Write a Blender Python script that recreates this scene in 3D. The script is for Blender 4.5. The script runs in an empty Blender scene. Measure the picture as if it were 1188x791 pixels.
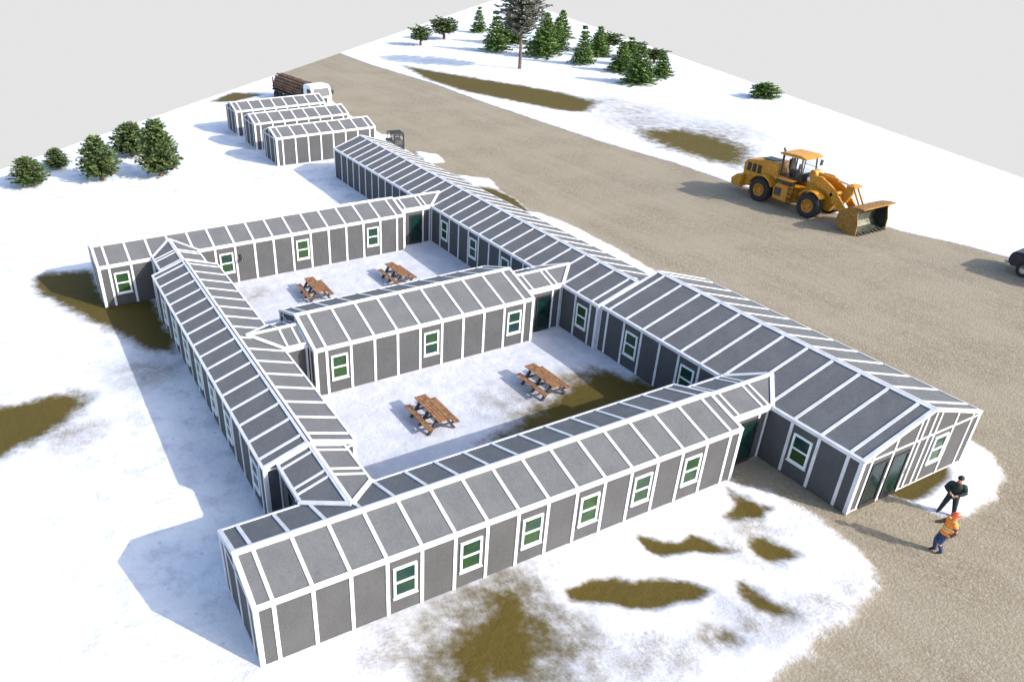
import bpy, bmesh, math, random
import numpy as np
from mathutils import Vector, Matrix, noise
random.seed(7)
R = math.radians
scn = bpy.context.scene
col = scn.collection

# ------------------------------------------------------------------ materials
def new_mat(name):
    m = bpy.data.materials.new(name); m.use_nodes = True
    nt = m.node_tree; b = nt.nodes['Principled BSDF']
    return m, nt, b
def N(nt, t, **kw):
    n = nt.nodes.new(t)
    for k, v in kw.items():
        if k in n.inputs: n.inputs[k].default_value = v
        else: setattr(n, k, v)
    return n
def L(nt, a, b): nt.links.new(a, b)
def ramp(nt, fac, stops):
    r = nt.nodes.new('ShaderNodeValToRGB'); e = r.color_ramp.elements
    while len(e) < len(stops): e.new(0.5)
    for i, (p, c) in enumerate(stops):
        e[i].position = p; e[i].color = (*c, 1)
    L(nt, fac, r.inputs[0]); return r.outputs[0]
def mixc(nt, f, a, b):
    m = nt.nodes.new('ShaderNodeMix'); m.data_type = 'RGBA'
    if isinstance(f, (int, float)): m.inputs[0].default_value = f
    else: L(nt, f, m.inputs[0])
    for s, v in ((6, a), (7, b)):
        if isinstance(v, tuple): m.inputs[s].default_value = (*v, 1)
        else: L(nt, v, m.inputs[s])
    return m.outputs[2]
def math_(nt, op, a, b=None, clamp=False):
    m = nt.nodes.new('ShaderNodeMath'); m.operation = op; m.use_clamp = clamp
    for i, v in enumerate((a, b)):
        if v is None: continue
        if isinstance(v, (int, float)): m.inputs[i].default_value = v
        else: L(nt, v, m.inputs[i])
    return m.outputs[0]
def maprange(nt, v, a, b, c=0., d=1., smooth=True):
    m = nt.nodes.new('ShaderNodeMapRange')
    if smooth: m.interpolation_type = 'SMOOTHSTEP'
    L(nt, v, m.inputs[0])
    for i, x in enumerate((a, b, c, d)): m.inputs[i+1].default_value = x
    return m.outputs[0]
def simple(name, c, rough=.6, metal=0., var=.12, scale=6., bump=0., coat=0., spec=.5):
    m, nt, b = new_mat(name)
    tc = N(nt, 'ShaderNodeTexCoord')
    n = N(nt, 'ShaderNodeTexNoise', Scale=scale, Detail=6.); L(nt, tc.outputs['Object'], n.inputs['Vector'])
    lo = tuple(x*(1-var*1.6) for x in c); hi = tuple(min(1, x*(1+var)) for x in c)
    L(nt, ramp(nt, n.outputs[0], [(.3, lo), (.7, hi)]), b.inputs['Base Color'])
    b.inputs['Roughness'].default_value = rough; b.inputs['Metallic'].default_value = metal
    b.inputs['Specular IOR Level'].default_value = spec
    if coat: b.inputs['Coat Weight'].default_value = coat
    if bump:
        n2 = N(nt, 'ShaderNodeTexNoise', Scale=scale*5, Detail=4.); L(nt, tc.outputs['Object'], n2.inputs['Vector'])
        bp = N(nt, 'ShaderNodeBump', Strength=bump, Distance=.02); L(nt, n2.outputs[0], bp.inputs['Height']); L(nt, bp.outputs[0], b.inputs['Normal'])
    return m

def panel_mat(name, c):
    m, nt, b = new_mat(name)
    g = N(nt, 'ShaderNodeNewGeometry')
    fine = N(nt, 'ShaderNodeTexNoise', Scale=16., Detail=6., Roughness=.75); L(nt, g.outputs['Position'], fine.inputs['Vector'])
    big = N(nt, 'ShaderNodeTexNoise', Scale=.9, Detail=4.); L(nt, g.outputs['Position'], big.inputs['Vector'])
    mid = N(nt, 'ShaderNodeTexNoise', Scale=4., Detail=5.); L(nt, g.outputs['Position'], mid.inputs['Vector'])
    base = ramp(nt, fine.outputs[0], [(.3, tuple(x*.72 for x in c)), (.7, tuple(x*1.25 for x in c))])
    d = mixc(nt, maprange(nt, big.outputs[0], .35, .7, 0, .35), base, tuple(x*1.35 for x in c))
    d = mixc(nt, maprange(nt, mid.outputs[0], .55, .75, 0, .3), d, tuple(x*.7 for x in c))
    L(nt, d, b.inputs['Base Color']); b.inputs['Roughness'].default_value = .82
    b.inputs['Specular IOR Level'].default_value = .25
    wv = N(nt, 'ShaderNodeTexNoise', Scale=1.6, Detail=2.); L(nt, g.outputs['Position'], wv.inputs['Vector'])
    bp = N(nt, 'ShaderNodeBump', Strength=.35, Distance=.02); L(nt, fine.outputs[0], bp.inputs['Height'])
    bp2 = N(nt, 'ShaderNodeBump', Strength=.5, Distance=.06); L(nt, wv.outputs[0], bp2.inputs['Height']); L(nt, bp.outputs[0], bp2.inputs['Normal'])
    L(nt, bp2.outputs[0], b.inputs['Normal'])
    return m

M = {}
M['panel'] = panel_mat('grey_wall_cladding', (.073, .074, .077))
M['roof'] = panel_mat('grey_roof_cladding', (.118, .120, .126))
M['white'] = simple('white_trim', (.64, .64, .66), .5, var=.10, scale=2.)
M['frame'] = simple('window_frame_vinyl', (.74, .80, .78), .4, var=.05, scale=3.)
M['black'] = simple('black_metal', (.02, .02, .022), .4)
M['rubber'] = simple('tyre_rubber', (.022, .021, .02), .85, scale=4., bump=.5)
M['yellow'] = simple('machine_yellow', (.54, .235, .012), .5, var=.22, scale=7., coat=.1, bump=.2)
M['wornyellow'] = simple('worn_yellow', (.29, .14, .018), .6, var=.35, scale=6., bump=.3)
M['bucketdark'] = simple('bucket_liner', (.035, .038, .032), .6, .3, var=.3)
M['orange_rim'] = simple('rim_yellow', (.50, .21, .015), .5, var=.2)
M['steel'] = simple('worn_steel', (.11, .115, .09), .5, .6, var=.35, scale=3., bump=.3)
M['darkgrey'] = simple('dark_grey', (.05, .05, .055), .6)
M['carpaint'] = simple('dark_blue_paint', (.010, .011, .022), .45, var=.1, coat=.25)
M['truckwhite'] = simple('truck_white', (.78, .79, .82), .35, var=.06, coat=.5)
M['chrome'] = simple('chrome', (.6, .6, .62), .2, 1., var=.05)
M['light'] = simple('lamp_lens', (.75, .75, .72), .15, var=.05)
M['red'] = simple('tail_red', (.35, .02, .02), .3)
M['wood'] = simple('stained_wood', (.27, .13, .052), .6, var=.35, scale=5., bump=.4)
M['bark'] = simple('log_bark', (.17, .10, .065), .9, var=.5, scale=3., bump=.8)
M['logend'] = simple('log_end', (.42, .27, .14), .8, var=.3, scale=8.)
M['trunk'] = simple('tree_bark', (.13, .085, .06), .9, var=.4, scale=5., bump=.8)
M['skin'] = simple('skin', (.50, .29, .21), .55, var=.05)
M['jacket'] = simple('dark_green_jacket', (.012, .030, .022), .8, var=.5, scale=8.)
M['trousers'] = simple('dark_trousers', (.014, .020, .024), .8, var=.3)
M['jeans'] = simple('blue_jeans', (.04, .075, .17), .8, var=.4, scale=12.)
M['vest'] = simple('orange_vest', (.95, .26, .02), .6, var=.08)
M['vesttrim'] = simple('reflective_band', (.85, .62, .30), .4, var=.05)
M['shirt'] = simple('brown_shirt', (.14, .07, .05), .8)
M['helmet'] = simple('orange_hard_hat', (.85, .10, .025), .35, var=.05)
M['boots'] = simple('work_boots', (.015, .013, .012), .7)
M['hat'] = simple('black_cap', (.012, .012, .014), .8)
M['hair'] = simple('dark_hair', (.02, .014, .01), .8)
M['scarf'] = simple('red_collar', (.35, .04, .03), .8)

def glass_mat(name, a, c):
    m, nt, b = new_mat(name)
    g = N(nt, 'ShaderNodeNewGeometry'); oi = N(nt, 'ShaderNodeObjectInfo')
    n = N(nt, 'ShaderNodeTexNoise', Scale=2.2, Detail=4.); L(nt, g.outputs['Position'], n.inputs['Vector'])
    f = math_(nt, 'ADD', math_(nt, 'MULTIPLY', n.outputs[0], .7), math_(nt, 'MULTIPLY', oi.outputs['Random'], .5))
    L(nt, ramp(nt, f, [(.38, a), (.72, c)]), b.inputs['Base Color'])
    b.inputs['Roughness'].default_value = .08; b.inputs['Specular IOR Level'].default_value = .28
    return m
M['glass'] = glass_mat('green_tinted_glass', (.010, .034, .034), (.026, .060, .020))
M['doorglass'] = glass_mat('dark_door_glass', (.003, .009, .010), (.006, .026, .022))
M['autoglass'] = glass_mat('vehicle_glass', (.02, .025, .035), (.05, .06, .08))

def foliage_mat(name, a, b_, c):
    m, nt, b = new_mat(name)
    at = N(nt, 'ShaderNodeAttribute', attribute_name='tone')
    g = N(nt, 'ShaderNodeNewGeometry')
    n = N(nt, 'ShaderNodeTexNoise', Scale=1.4, Detail=3.); L(nt, g.outputs['Position'], n.inputs['Vector'])
    s = math_(nt, 'ADD', math_(nt, 'MULTIPLY', at.outputs['Fac'], .65), math_(nt, 'MULTIPLY', n.outputs[0], .4))
    L(nt, ramp(nt, s, [(.15, a), (.5, b_), (.85, c)]), b.inputs['Base Color'])
    b.inputs['Roughness'].default_value = .7; b.inputs['Specular IOR Level'].default_value = .3
    return m
M['needles'] = foliage_mat('spruce_needles', (.03, .06, .02), (.10, .155, .05), (.24, .28, .12))
M['bright'] = foliage_mat('bright_green_needles', (.035, .085, .02), (.12, .21, .05), (.27, .36, .12))
M['greyneedle'] = foliage_mat('grey_green_needles', (.10, .11, .09), (.22, .23, .19), (.36, .35, .29))

def ground_mat():
    m, nt, b = new_mat('snow_grass_gravel')
    g = N(nt, 'ShaderNodeNewGeometry'); P = g.outputs['Position']
    def noise_(s, d=6., r=.6):
        n = N(nt, 'ShaderNodeTexNoise', Scale=s, Detail=d, Roughness=r); L(nt, P, n.inputs['Vector']); return n.outputs[0]
    ag = N(nt, 'ShaderNodeAttribute', attribute_name='grass').outputs['Fac']
    ar = N(nt, 'ShaderNodeAttribute', attribute_name='gravel').outputs['Fac']
    ath = N(nt, 'ShaderNodeAttribute', attribute_name='thin').outputs['Fac']
    adi = N(nt, 'ShaderNodeAttribute', attribute_name='dirt').outputs['Fac']
    nA = noise_(1.1, 8., .62); nB = noise_(5., 6., .7); nF = noise_(22., 4., .7); nL = noise_(.22, 4., .5)
    wob = math_(nt, 'ADD', math_(nt, 'MULTIPLY', math_(nt, 'SUBTRACT', nA, .5), 3.2), math_(nt, 'MULTIPLY', math_(nt, 'SUBTRACT', nB, .5), 1.3))
    # snow: bright with thin patches and darker round spots
    s1 = mixc(nt, maprange(nt, nB, .52, .72, 0, .30), (.72, .73, .765), (.56, .57, .63))
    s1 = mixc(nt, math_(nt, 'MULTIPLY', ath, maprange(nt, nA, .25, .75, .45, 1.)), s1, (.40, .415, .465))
    vz = N(nt, 'ShaderNodeTexVoronoi', Scale=1.5); L(nt, P, vz.inputs['Vector'])
    s1 = mixc(nt, maprange(nt, vz.outputs['Distance'], .0, .17, .75, 0), s1, (.38, .41, .47))
    s1 = mixc(nt, maprange(nt, nL, .42, .68, 0, .5), s1, (.54, .55, .63))
    nM = noise_(.75, 7., .68); s1 = mixc(nt, maprange(nt, nM, .46, .66, 0, .7), s1, (.46, .47, .555))
    nD = noise_(9., 6., .75); dm = math_(nt, 'MULTIPLY', maprange(nt, math_(nt, 'ADD', math_(nt, 'MULTIPLY', nD, .6), math_(nt, 'MULTIPLY', nA, .8)), .42, 1.0), adi)
    s1 = mixc(nt, math_(nt, 'MINIMUM', dm, .8), s1, (.20, .175, .12))
    # grass
    gr = ramp(nt, nF, [(.28, (.055, .038, .006)), (.5, (.088, .063, .011)), (.75, (.120, .088, .020))])
    gr = mixc(nt, maprange(nt, nL, .35, .65, 0, .4), gr, (.062, .052, .010))
    # gravel
    v = N(nt, 'ShaderNodeTexVoronoi', Scale=8.5); v.inputs['Randomness'].default_value = 1.
    wv = N(nt, 'ShaderNodeVectorMath', operation='ADD'); L(nt, P, wv.inputs[0])
    nc = N(nt, 'ShaderNodeTexNoise', Scale=6., Detail=3.); L(nt, P, nc.inputs['Vector'])
    sc = N(nt, 'ShaderNodeVectorMath', operation='SCALE'); L(nt, nc.outputs['Color'], sc.inputs[0]); sc.inputs['Scale'].default_value = .22
    L(nt, sc.outputs[0], wv.inputs[1]); L(nt, wv.outputs[0], v.inputs['Vector'])
    sep = N(nt, 'ShaderNodeSeparateColor'); L(nt, v.outputs['Color'], sep.inputs[0])
    gv = ramp(nt, sep.outputs[0], [(0., (.19, .152, .098)), (.35, (.245, .205, .142)), (.7, (.285, .245, .175)), (1., (.37, .33, .25))])
    gv = mixc(nt, maprange(nt, nF, .3, .7, 0, .6), gv, (.205, .168, .115))
    gv = mixc(nt, maprange(nt, nB, .35, .65, 0, .35), gv, (.31, .27, .195))
    gv = mixc(nt, maprange(nt, v.outputs['Distance'], .35, .75, 0, .5), gv, (.17, .14, .11))
    gv = mixc(nt, maprange(nt, nL, .35, .65, 0, .55), gv, (.295, .255, .185))
    # tyre-worn lanes along the road
    sx = N(nt, 'ShaderNodeSeparateXYZ'); L(nt, P, sx.inputs[0])
    cmb = N(nt, 'ShaderNodeCombineXYZ'); L(nt, math_(nt, 'MULTIPLY', sx.outputs[0], .03), cmb.inputs[0]); L(nt, math_(nt, 'MULTIPLY', sx.outputs[1], .9), cmb.inputs[1])
    st = N(nt, 'ShaderNodeTexNoise', Scale=1., Detail=4.); L(nt, cmb.outputs[0], st.inputs['Vector'])
    gv = mixc(nt, maprange(nt, st.outputs[0], .42, .68, 0, .2), gv, (.33, .295, .235))
    fg = maprange(nt, math_(nt, 'ADD', ag, wob), -1.15, 1.15)
    fr = maprange(nt, math_(nt, 'ADD', ar, math_(nt, 'MULTIPLY', wob, .8)), -.7, .7)
    c = mixc(nt, fg, s1, gr); c = mixc(nt, fr, c, gv)
    L(nt, c, b.inputs['Base Color']); b.inputs['Roughness'].default_value = .85; b.inputs['Specular IOR Level'].default_value = .2
    hs = math_(nt, 'ADD', math_(nt, 'MULTIPLY', nA, 1.6), math_(nt, 'MULTIPLY', nB, .5))
    hr = math_(nt, 'ADD', math_(nt, 'MULTIPLY', v.outputs['Distance'], -.35), math_(nt, 'MULTIPLY', nF, .35))
    hm = nt.nodes.new('ShaderNodeMix'); L(nt, fr, hm.inputs[0]); L(nt, hs, hm.inputs[2]); L(nt, hr, hm.inputs[3])
    step = math_(nt, 'MULTIPLY', math_(nt, 'ADD', fr, fg, True), -.8)
    H = math_(nt, 'ADD', hm.outputs[0], step)
    bp = N(nt, 'ShaderNodeBump', Strength=.55, Distance=.09); L(nt, H, bp.inputs['Height']); L(nt, bp.outputs[0], b.inputs['Normal'])
    return m
M['ground'] = ground_mat()

# ------------------------------------------------------------------ mesh helpers
class MB:
    def __init__(s): s.v = []; s.f = []; s.m = []; s.tone = []
    def add(s, vs, fs, mi=0, tone=None):
        o = len(s.v); s.v += [tuple(v) for v in vs]
        for f in fs: s.f.append([i+o for i in f]); s.m.append(mi)
        if tone is not None: s.tone += [tone]*len(vs)
    def box(s, x0, x1, y0, y1, z0, z1, mi=0, T=None):
        vs = [Vector(p) for p in ((x0,y0,z0),(x1,y0,z0),(x1,y1,z0),(x0,y1,z0),(x0,y0,z1),(x1,y0,z1),(x1,y1,z1),(x0,y1,z1))]
        if T is not None: vs = [T @ v for v in vs]
        s.add(vs, [(3,2,1,0),(4,5,6,7),(0,1,5,4),(1,2,6,5),(2,3,7,6),(3,0,4,7)], mi)
    def bar(s, a, b, w, up, h, mi=0, lift=0.):
        """bar from a to b lying on a surface: width w across, thickness h along up"""
        a = Vector(a); b = Vector(b); up = Vector(up).normalized(); d = (b-a).normalized(); sd = d.cross(up).normalized()*w/2
        lo = up*lift; hi = up*(lift+h)
        vs = [a-sd+lo, b-sd+lo, b+sd+lo, a+sd+lo, a-sd+hi, b-sd+hi, b+sd+hi, a+sd+hi]
        s.add(vs, [(3,2,1,0),(4,5,6,7),(0,1,5,4),(1,2,6,5),(2,3,7,6),(3,0,4,7)], mi)
    def prism(s, prof, y0, y1, mi=0, T=None):
        n = len(prof); vs = [Vector((x, y0, z)) for x, z in prof]+[Vector((x, y1, z)) for x, z in prof]
        if T is not None: vs = [T @ v for v in vs]
        fs = [tuple(range(n)), tuple(reversed(range(n, 2*n)))]+[(i, i+n, (i+1) % n+n, (i+1) % n) for i in range(n)]
        s.add(vs, fs, mi)
    def tube(s, pts, rs, n=10, mi=0, caps=True):
        pts = [Vector(p) for p in pts]
        if isinstance(rs, (int, float)): rs = [rs]*len(pts)
        vs = []; up = Vector((0, 0, 1))
        for i, p in enumerate(pts):
            d = (pts[min(i+1, len(pts)-1)]-pts[max(i-1, 0)]).normalized()
            ref = up if abs(d.z) < .95 else Vector((1, 0, 0))
            a = d.cross(ref).normalized(); b = d.cross(a)
            vs += [p+(a*math.cos(t)+b*math.sin(t))*rs[i] for t in (2*math.pi*k/n for k in range(n))]
        fs = []
        for i in range(len(pts)-1):
            fs += [(i*n+k, i*n+(k+1) % n, (i+1)*n+(k+1) % n, (i+1)*n+k) for k in range(n)]
        if caps: fs += [tuple(reversed(range(n))), tuple(range((len(pts)-1)*n, len(pts)*n))]
        s.add(vs, fs, mi)
    def lathe(s, prof, c, axis='y', n=24, mi=0):
        vs = []
        for r, t in prof:
            for k in range(n):
                a = 2*math.pi*k/n; u, w = r*math.cos(a), r*math.sin(a)
                vs.append(Vector(c)+(Vector((u, t, w)) if axis == 'y' else Vector((u, w, t)) if axis == 'z' else Vector((t, u, w))))
        fs = []
        for i in range(len(prof)-1):
            fs += [(i*n+k, i*n+(k+1) % n, (i+1)*n+(k+1) % n, (i+1)*n+k) for k in range(n)]
        s.add(vs, fs, mi)
    def build(s, name, mats, parent=None, smooth=False, bevel=0., loc=None):
        me = bpy.data.meshes.new(name); me.from_pydata(s.v, [], s.f)
        for m in (mats if isinstance(mats, (list, tuple)) else [mats]): me.materials.append(m)
        me.polygons.foreach_set('material_index', s.m)
        if s.tone:
            at = me.attributes.new('tone', 'FLOAT', 'POINT'); at.data.foreach_set('value', s.tone)
        bm = bmesh.new(); bm.from_mesh(me); bmesh.ops.recalc_face_normals(bm, faces=bm.faces[:]) if not s.tone else None
        if bevel:
            es = [e for e in bm.edges if len(e.link_faces) == 2 and e.calc_face_angle(0) > .6]
            bmesh.ops.bevel(bm, geom=es, offset=bevel, segments=2, affect='EDGES', clamp_overlap=True)
        bm.to_mesh(me); bm.free()
        if smooth:
            me.polygons.foreach_set('use_smooth', [True]*len(me.polygons)); 
            try: me.set_sharp_from_angle(angle=R(38))
            except Exception: pass
        o = bpy.data.objects.new(name, me); col.objects.link(o)
        if parent is not None: o.parent = parent
        if loc is not None: o.location = loc
        return o
def tag(o, label=None, cat=None, group=None, kind=None):
    if label: o['label'] = label
    if cat: o['category'] = cat
    if group: o['group'] = group
    if kind: o['kind'] = kind
    return o
def empty(name, loc=(0, 0, 0), rz=0., label=None, cat=None, group=None):
    o = bpy.data.objects.new(name, None); o.empty_display_size = .3; col.objects.link(o)
    o.location = loc; o.rotation_euler = (0, 0, rz); return tag(o, label, cat, group)
def copy_tree(o, parent=None):
    c = o.copy(); col.objects.link(c)
    if parent is not None: c.parent = parent
    for ch in [x for x in o.children]: copy_tree(ch, c)
    return c

# ------------------------------------------------------------------ ground
POLY={
 'K1':[(-34.44, -3.72), (-35.28, -3.0), (-34.33, -0.0), (-28.97, -0.03), (-28.28, 2.57), (-22.21, 2.47), (-21.07, 1.99), (-21.38, 1.39), (-22.37, 0.7), (-24.32, -0.07), (-26.83, -1.28), (-30.01, -2.53), (-32.16, -3.52)],
 'K2':[(-19.95, -7.68), (-19.45, -6.26), (-19.54, -5.15), (-19.43, -3.46), (-18.82, -2.29), (-17.79, -2.77), (-16.25, -4.34), (-15.73, -5.43), (-15.1, -6.47), (-14.92, -7.76)],
 'K3':[(3.25, 4.47), (1.98, 5.4), (1.24, 6.57), (0.85, 7.81), (0.99, 8.58), (1.85, 8.51), (3.31, 8.3), (3.85, 7.26), (3.83, 5.59)],
 'K4':[(1.73, 9.91), (1.69, 10.93), (1.94, 11.84), (2.47, 12.34), (2.72, 13.26), (3.32, 14.06), (3.99, 14.33), (4.12, 13.66), (3.91, 13.1), (3.79, 12.08), (3.41, 11.51), (2.78, 10.78), (2.26, 9.94)],
 'K5':[(0.8, 13.92), (1.24, 14.38), (1.8, 14.97), (1.73, 15.8), (3.0, 16.4), (2.74, 15.82), (2.18, 14.93), (1.98, 13.99), (1.48, 13.77)],
 'K6':[(0.19, 19.09), (0.64, 19.03), (2.03, 19.58), (2.19, 18.61), (1.59, 17.46), (1.16, 18.46)],
 'K7':[(2.81, 17.87), (3.58, 18.17), (4.15, 18.33), (4.11, 17.33), (3.62, 17.03), (3.11, 17.27)],
 'K8':[(4.17, 15.5), (4.61, 15.67), (5.33, 15.66), (5.91, 15.98), (6.0, 15.6), (5.39, 15.22), (4.72, 15.06)],
 'K9':[(5.53, 12.78), (5.45, 13.35), (5.76, 13.65), (5.88, 13.15)],
 'K10':[(-7.04, 13.56), (-7.82, 15.5), (-8.39, 17.14), (-9.15, 18.74), (-9.46, 20.31), (-7.59, 21.72), (-5.63, 22.9), (-4.98, 20.15), (-4.99, 17.18), (-5.69, 13.1), (-6.63, 11.97)],
 'K11':[(-28.23, 7.82), (-27.1, 8.84), (-24.32, 8.83), (-23.49, 7.92), (-24.95, 7.62)],
 'K12':[(3.3, 24.0), (3.64, 24.3), (4.27, 24.8), (4.2, 26.0), (4.05, 26.97), (3.8, 27.9), (3.2, 28.2)],
 'K13':[(-37.83, 31.09), (-36.79, 32.04), (-33.93, 32.09), (-31.17, 31.42), (-30.74, 30.09), (-33.92, 29.79)],
 'K14':[(-95.29, 53.13), (-89.32, 54.63), (-79.84, 57.63), (-72.85, 60.01), (-67.38, 61.57), (-60.54, 61.88), (-56.52, 57.12), (-58.67, 55.05), (-65.07, 53.36), (-73.59, 51.11), (-83.5, 50.77)],
 'K15':[(-47.2, 56.82), (-45.15, 60.69), (-41.27, 61.65), (-36.2, 60.97), (-33.2, 57.41), (-32.25, 54.93), (-34.99, 54.03), (-39.92, 53.94), (-44.78, 55.01)],
 'K16':[(-82.73, 20.13), (-87.2, 24.34), (-83.75, 27.25), (-81.39, 22.66)],
 'S1':[(3.3, 24.2), (4.27, 24.66), (4.87, 24.75), (5.5, 24.99), (5.65, 25.76), (5.48, 27.72), (4.89, 29.52), (3.82, 30.62), (2.5, 30.8), (3.2, 28.5)],
 'S2':[(-42.02, 31.2), (-39.51, 33.18), (-36.03, 31.97), (-36.69, 30.72)],
 'S3':[(-50.61, 31.67), (-48.46, 33.05), (-45.81, 32.3), (-46.08, 30.55)],
 'S4':[(-31.42, 30.95), (-30.3, 31.77), (-26.62, 32.21), (-21.7, 32.06), (-16.98, 31.54), (-16.89, 29.7), (-22.67, 29.53)],
 'S5':[(-57.84, 31.13), (-57.91, 32.56), (-54.24, 31.14), (-54.03, 30.09)],
}
ROADP = [(-175, 49.5), (-108.9, 49.3), (-98.4, 49.1), (-80.9, 50.1), (-67, 49.65), (-53.2, 49.8), (-44.7, 49.9), (-36, 50.8), (-28.8, 50.7), (-18, 51.9), (-14.8, 52.4), (-11.5, 53.5), (-8, 54.1), (-4, 54.6), (70, 56),
         (70, 5), (20, 7.5), (12, 8.5), (9, 10), (7.4, 12.75), (7.0, 15.9), (6.75, 18.3), (6.5, 19.4), (5.7, 20.15), (3.8, 20.6), (2.7, 20.6), (1.5, 20.4), (.05, 19.5), (-.8, 19.9), (-.9, 22),
         (3, 24), (3.2, 28.6), (3, 30.2), (-8, 30.9), (-11.7, 31.4), (-16.9, 31.1), (-21.6, 30.9), (-27.4, 30.8), (-33.3, 31), (-39.8, 30.95), (-48.3, 30.8), (-56.4, 31.6), (-61.3, 31.9), (-69.6, 32.5), (-81.2, 34.4), (-92.3, 34.4), (-175, 34)]
SOFT = {'K1': .45, 'K2': .5, 'K3': 1.1, 'K4': .17, 'K5': .14, 'K6': .2, 'K7': .22, 'K8': .25, 'K9': .5, 'K10': .6, 'K12': .16, 'K13': .3, 'K14': .7, 'K15': 1.4, 'K16': .5}
def sdist(P, poly):
    pts = np.array(poly); d = np.full(len(P), 1e9); ins = np.zeros(len(P), bool); n = len(pts)
    for i in range(n):
        a, b = pts[i], pts[(i+1) % n]; e = b-a; w = P-a
        t = np.clip((w@e)/(e@e), 0, 1); q = w-t[:, None]*e; d = np.minimum(d, np.hypot(q[:, 0], q[:, 1]))
        c = ((a[1] > P[:, 1]) != (b[1] > P[:, 1])) & (P[:, 0] < (b[0]-a[0])*(P[:, 1]-a[1])/((b[1]-a[1]) if b[1] != a[1] else 1e-9)+a[0])
        ins ^= c
    return np.where(ins, d, -d)
def ground():
    def axis(segs):
        out = []
        for a, b, s in segs: out += list(np.arange(a, b-1e-6, (b-a)/max(1, round((b-a)/s))))
        return out+[segs[-1][1]]
    xs = axis([(-182, -98, 3.), (-98, -40, .7), (-40, -22, .4), (-22, 9, .25), (9, 20, .6), (20, 60, 3.)])
    ys = axis([(-50, -10, 2.5), (-10, 0, .45), (0, 32, .25), (32, 65, .7), (65, 95, 1.5), (95, 135, 4.)])
    bm = bmesh.new(); g = [[bm.verts.new((x, y, 0)) for y in ys] for x in xs]
    for i in range(len(xs)-1):
        for j in range(len(ys)-1): bm.faces.new((g[i][j], g[i+1][j], g[i+1][j+1], g[i][j+1]))
    # the snowfield ends on two straight far edges
    for a, b in (((-62.22, -4.19), (-173.35, 117.28)), ((-175.6, 128.29), (-18.08, 73.78))):
        e = Vector((b[0]-a[0], b[1]-a[1], 0)); n = Vector((e.y, -e.x, 0)).normalized()
        inside = Vector((0, 10, 0))-Vector((a[0], a[1], 0))
        if inside.dot(n) > 0: n = -n
        bmesh.ops.bisect_plane(bm, geom=bm.verts[:]+bm.edges[:]+bm.faces[:], plane_co=(a[0], a[1], 0), plane_no=n, clear_outer=True)
    bm.verts.ensure_lookup_table()
    P = np.array([(v.co.x, v.co.y) for v in bm.verts])
    grass = np.full(len(P), -4.)
    for k, s in SOFT.items(): grass = np.maximum(grass, np.clip(sdist(P, POLY[k])/s+(.55 if k in ('K3', 'K5', 'K7', 'K8') else .15), -4, 4))
    gravel = np.clip(sdist(P, ROADP)/np.where(P[:, 1] < 24, .42, .22), -6, 6)
    for k in ('S1', 'S2', 'S3', 'S4', 'S5', 'K12', 'K13'): gravel = np.minimum(gravel, np.clip(-sdist(P, POLY[k])/(.3 if k[0] == 'S' else .12), -4, 6))
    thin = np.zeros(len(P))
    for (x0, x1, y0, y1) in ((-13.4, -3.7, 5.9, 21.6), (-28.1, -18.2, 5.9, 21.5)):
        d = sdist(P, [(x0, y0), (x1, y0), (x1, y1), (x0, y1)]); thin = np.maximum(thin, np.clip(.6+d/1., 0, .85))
    for c, r in (((.6, 7.), 4.4), ((5.2, 14.5), 2.), ((-9, 20), 3), ((3.5, 7), 4.5), ((-20, 0), 3.5), ((-48, 63), 12)):
        thin = np.maximum(thin, np.clip(1.2*(1-np.hypot(P[:, 0]-c[0], P[:, 1]-c[1])/r), 0, 1))
    dirt = np.zeros(len(P))
    for cx, cy, rr in ((1.0, 6.2, 2.3), (2.9, 6.2, 2.2), (3.7, 9.1, 2.0), (5.0, 10.6, 1.8), (4.5, 7.5, 1.8), (5.6, 14.9, 1.6), (6.6, 16.8, 1.3), (-8.7, 15., 2.6), (-9, 18.5, 2.2), (-25.8, 7.9, 1.6), (6.6, 17.2, 1.6), (1.5, 4.2, 2.6), (.9, 8.4, 1.8), (2.6, 17.9, 1.3), (6.1, 18.6, 1.), (6.1, 17.3, 1.1), (6., 15.9, 1.2), (5.8, 14.4, 1.1), (5.6, 13., 1.1), (5.4, 11.5, 1.3), (5.3, 10., 1.4), (5.1, 8.5, 1.5), (2.9, 9.3, 1.1), (3.5, 7.6, 1.6), (-50, 59, 6), (-42, 63, 7), (-55, 62, 6), (-19.5, .5, 2.2), (-15.5, -3.5, 2.5), (3.0, 17.0, 1.5), (-37, 31, 2), (-60, 63, 5), (-30, 57, 4)):
        dirt = np.maximum(dirt, np.clip(1.25*(1-np.hypot(P[:, 0]-cx, P[:, 1]-cy)/rr), 0, 1))
    snow = np.clip(-np.maximum(grass, gravel)*.6+.5, 0, 1)
    for i, v in enumerate(bm.verts):
        p = Vector((v.co.x*.35, v.co.y*.35, 0)); q = Vector((v.co.x*1.6, v.co.y*1.6, 3))
        far = min(1, max(0, (v.co.y-52)/20))
        v.co.z = -.05+.055*snow[i]+snow[i]*(.022*noise.noise(p)+.014*noise.noise(q))
    def out(name, keep, extra=False):
        b2 = bm.copy(); b2.verts.ensure_lookup_table(); b2.faces.ensure_lookup_table()
        lay = {n: b2.verts.layers.float.new(n) for n in ('grass', 'gravel', 'thin', 'dirt')}
        for i, v in enumerate(b2.verts): v[lay['grass']] = grass[i]; v[lay['gravel']] = gravel[i]; v[lay['thin']] = thin[i]; v[lay['dirt']] = dirt[i]
        idx = {v: i for i, v in enumerate(b2.verts)}
        kill = [f for f in b2.faces if (sum(gravel[idx[v]] for v in f.verts) > 0) != keep]
        bmesh.ops.delete(b2, geom=kill, context='FACES')
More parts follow.
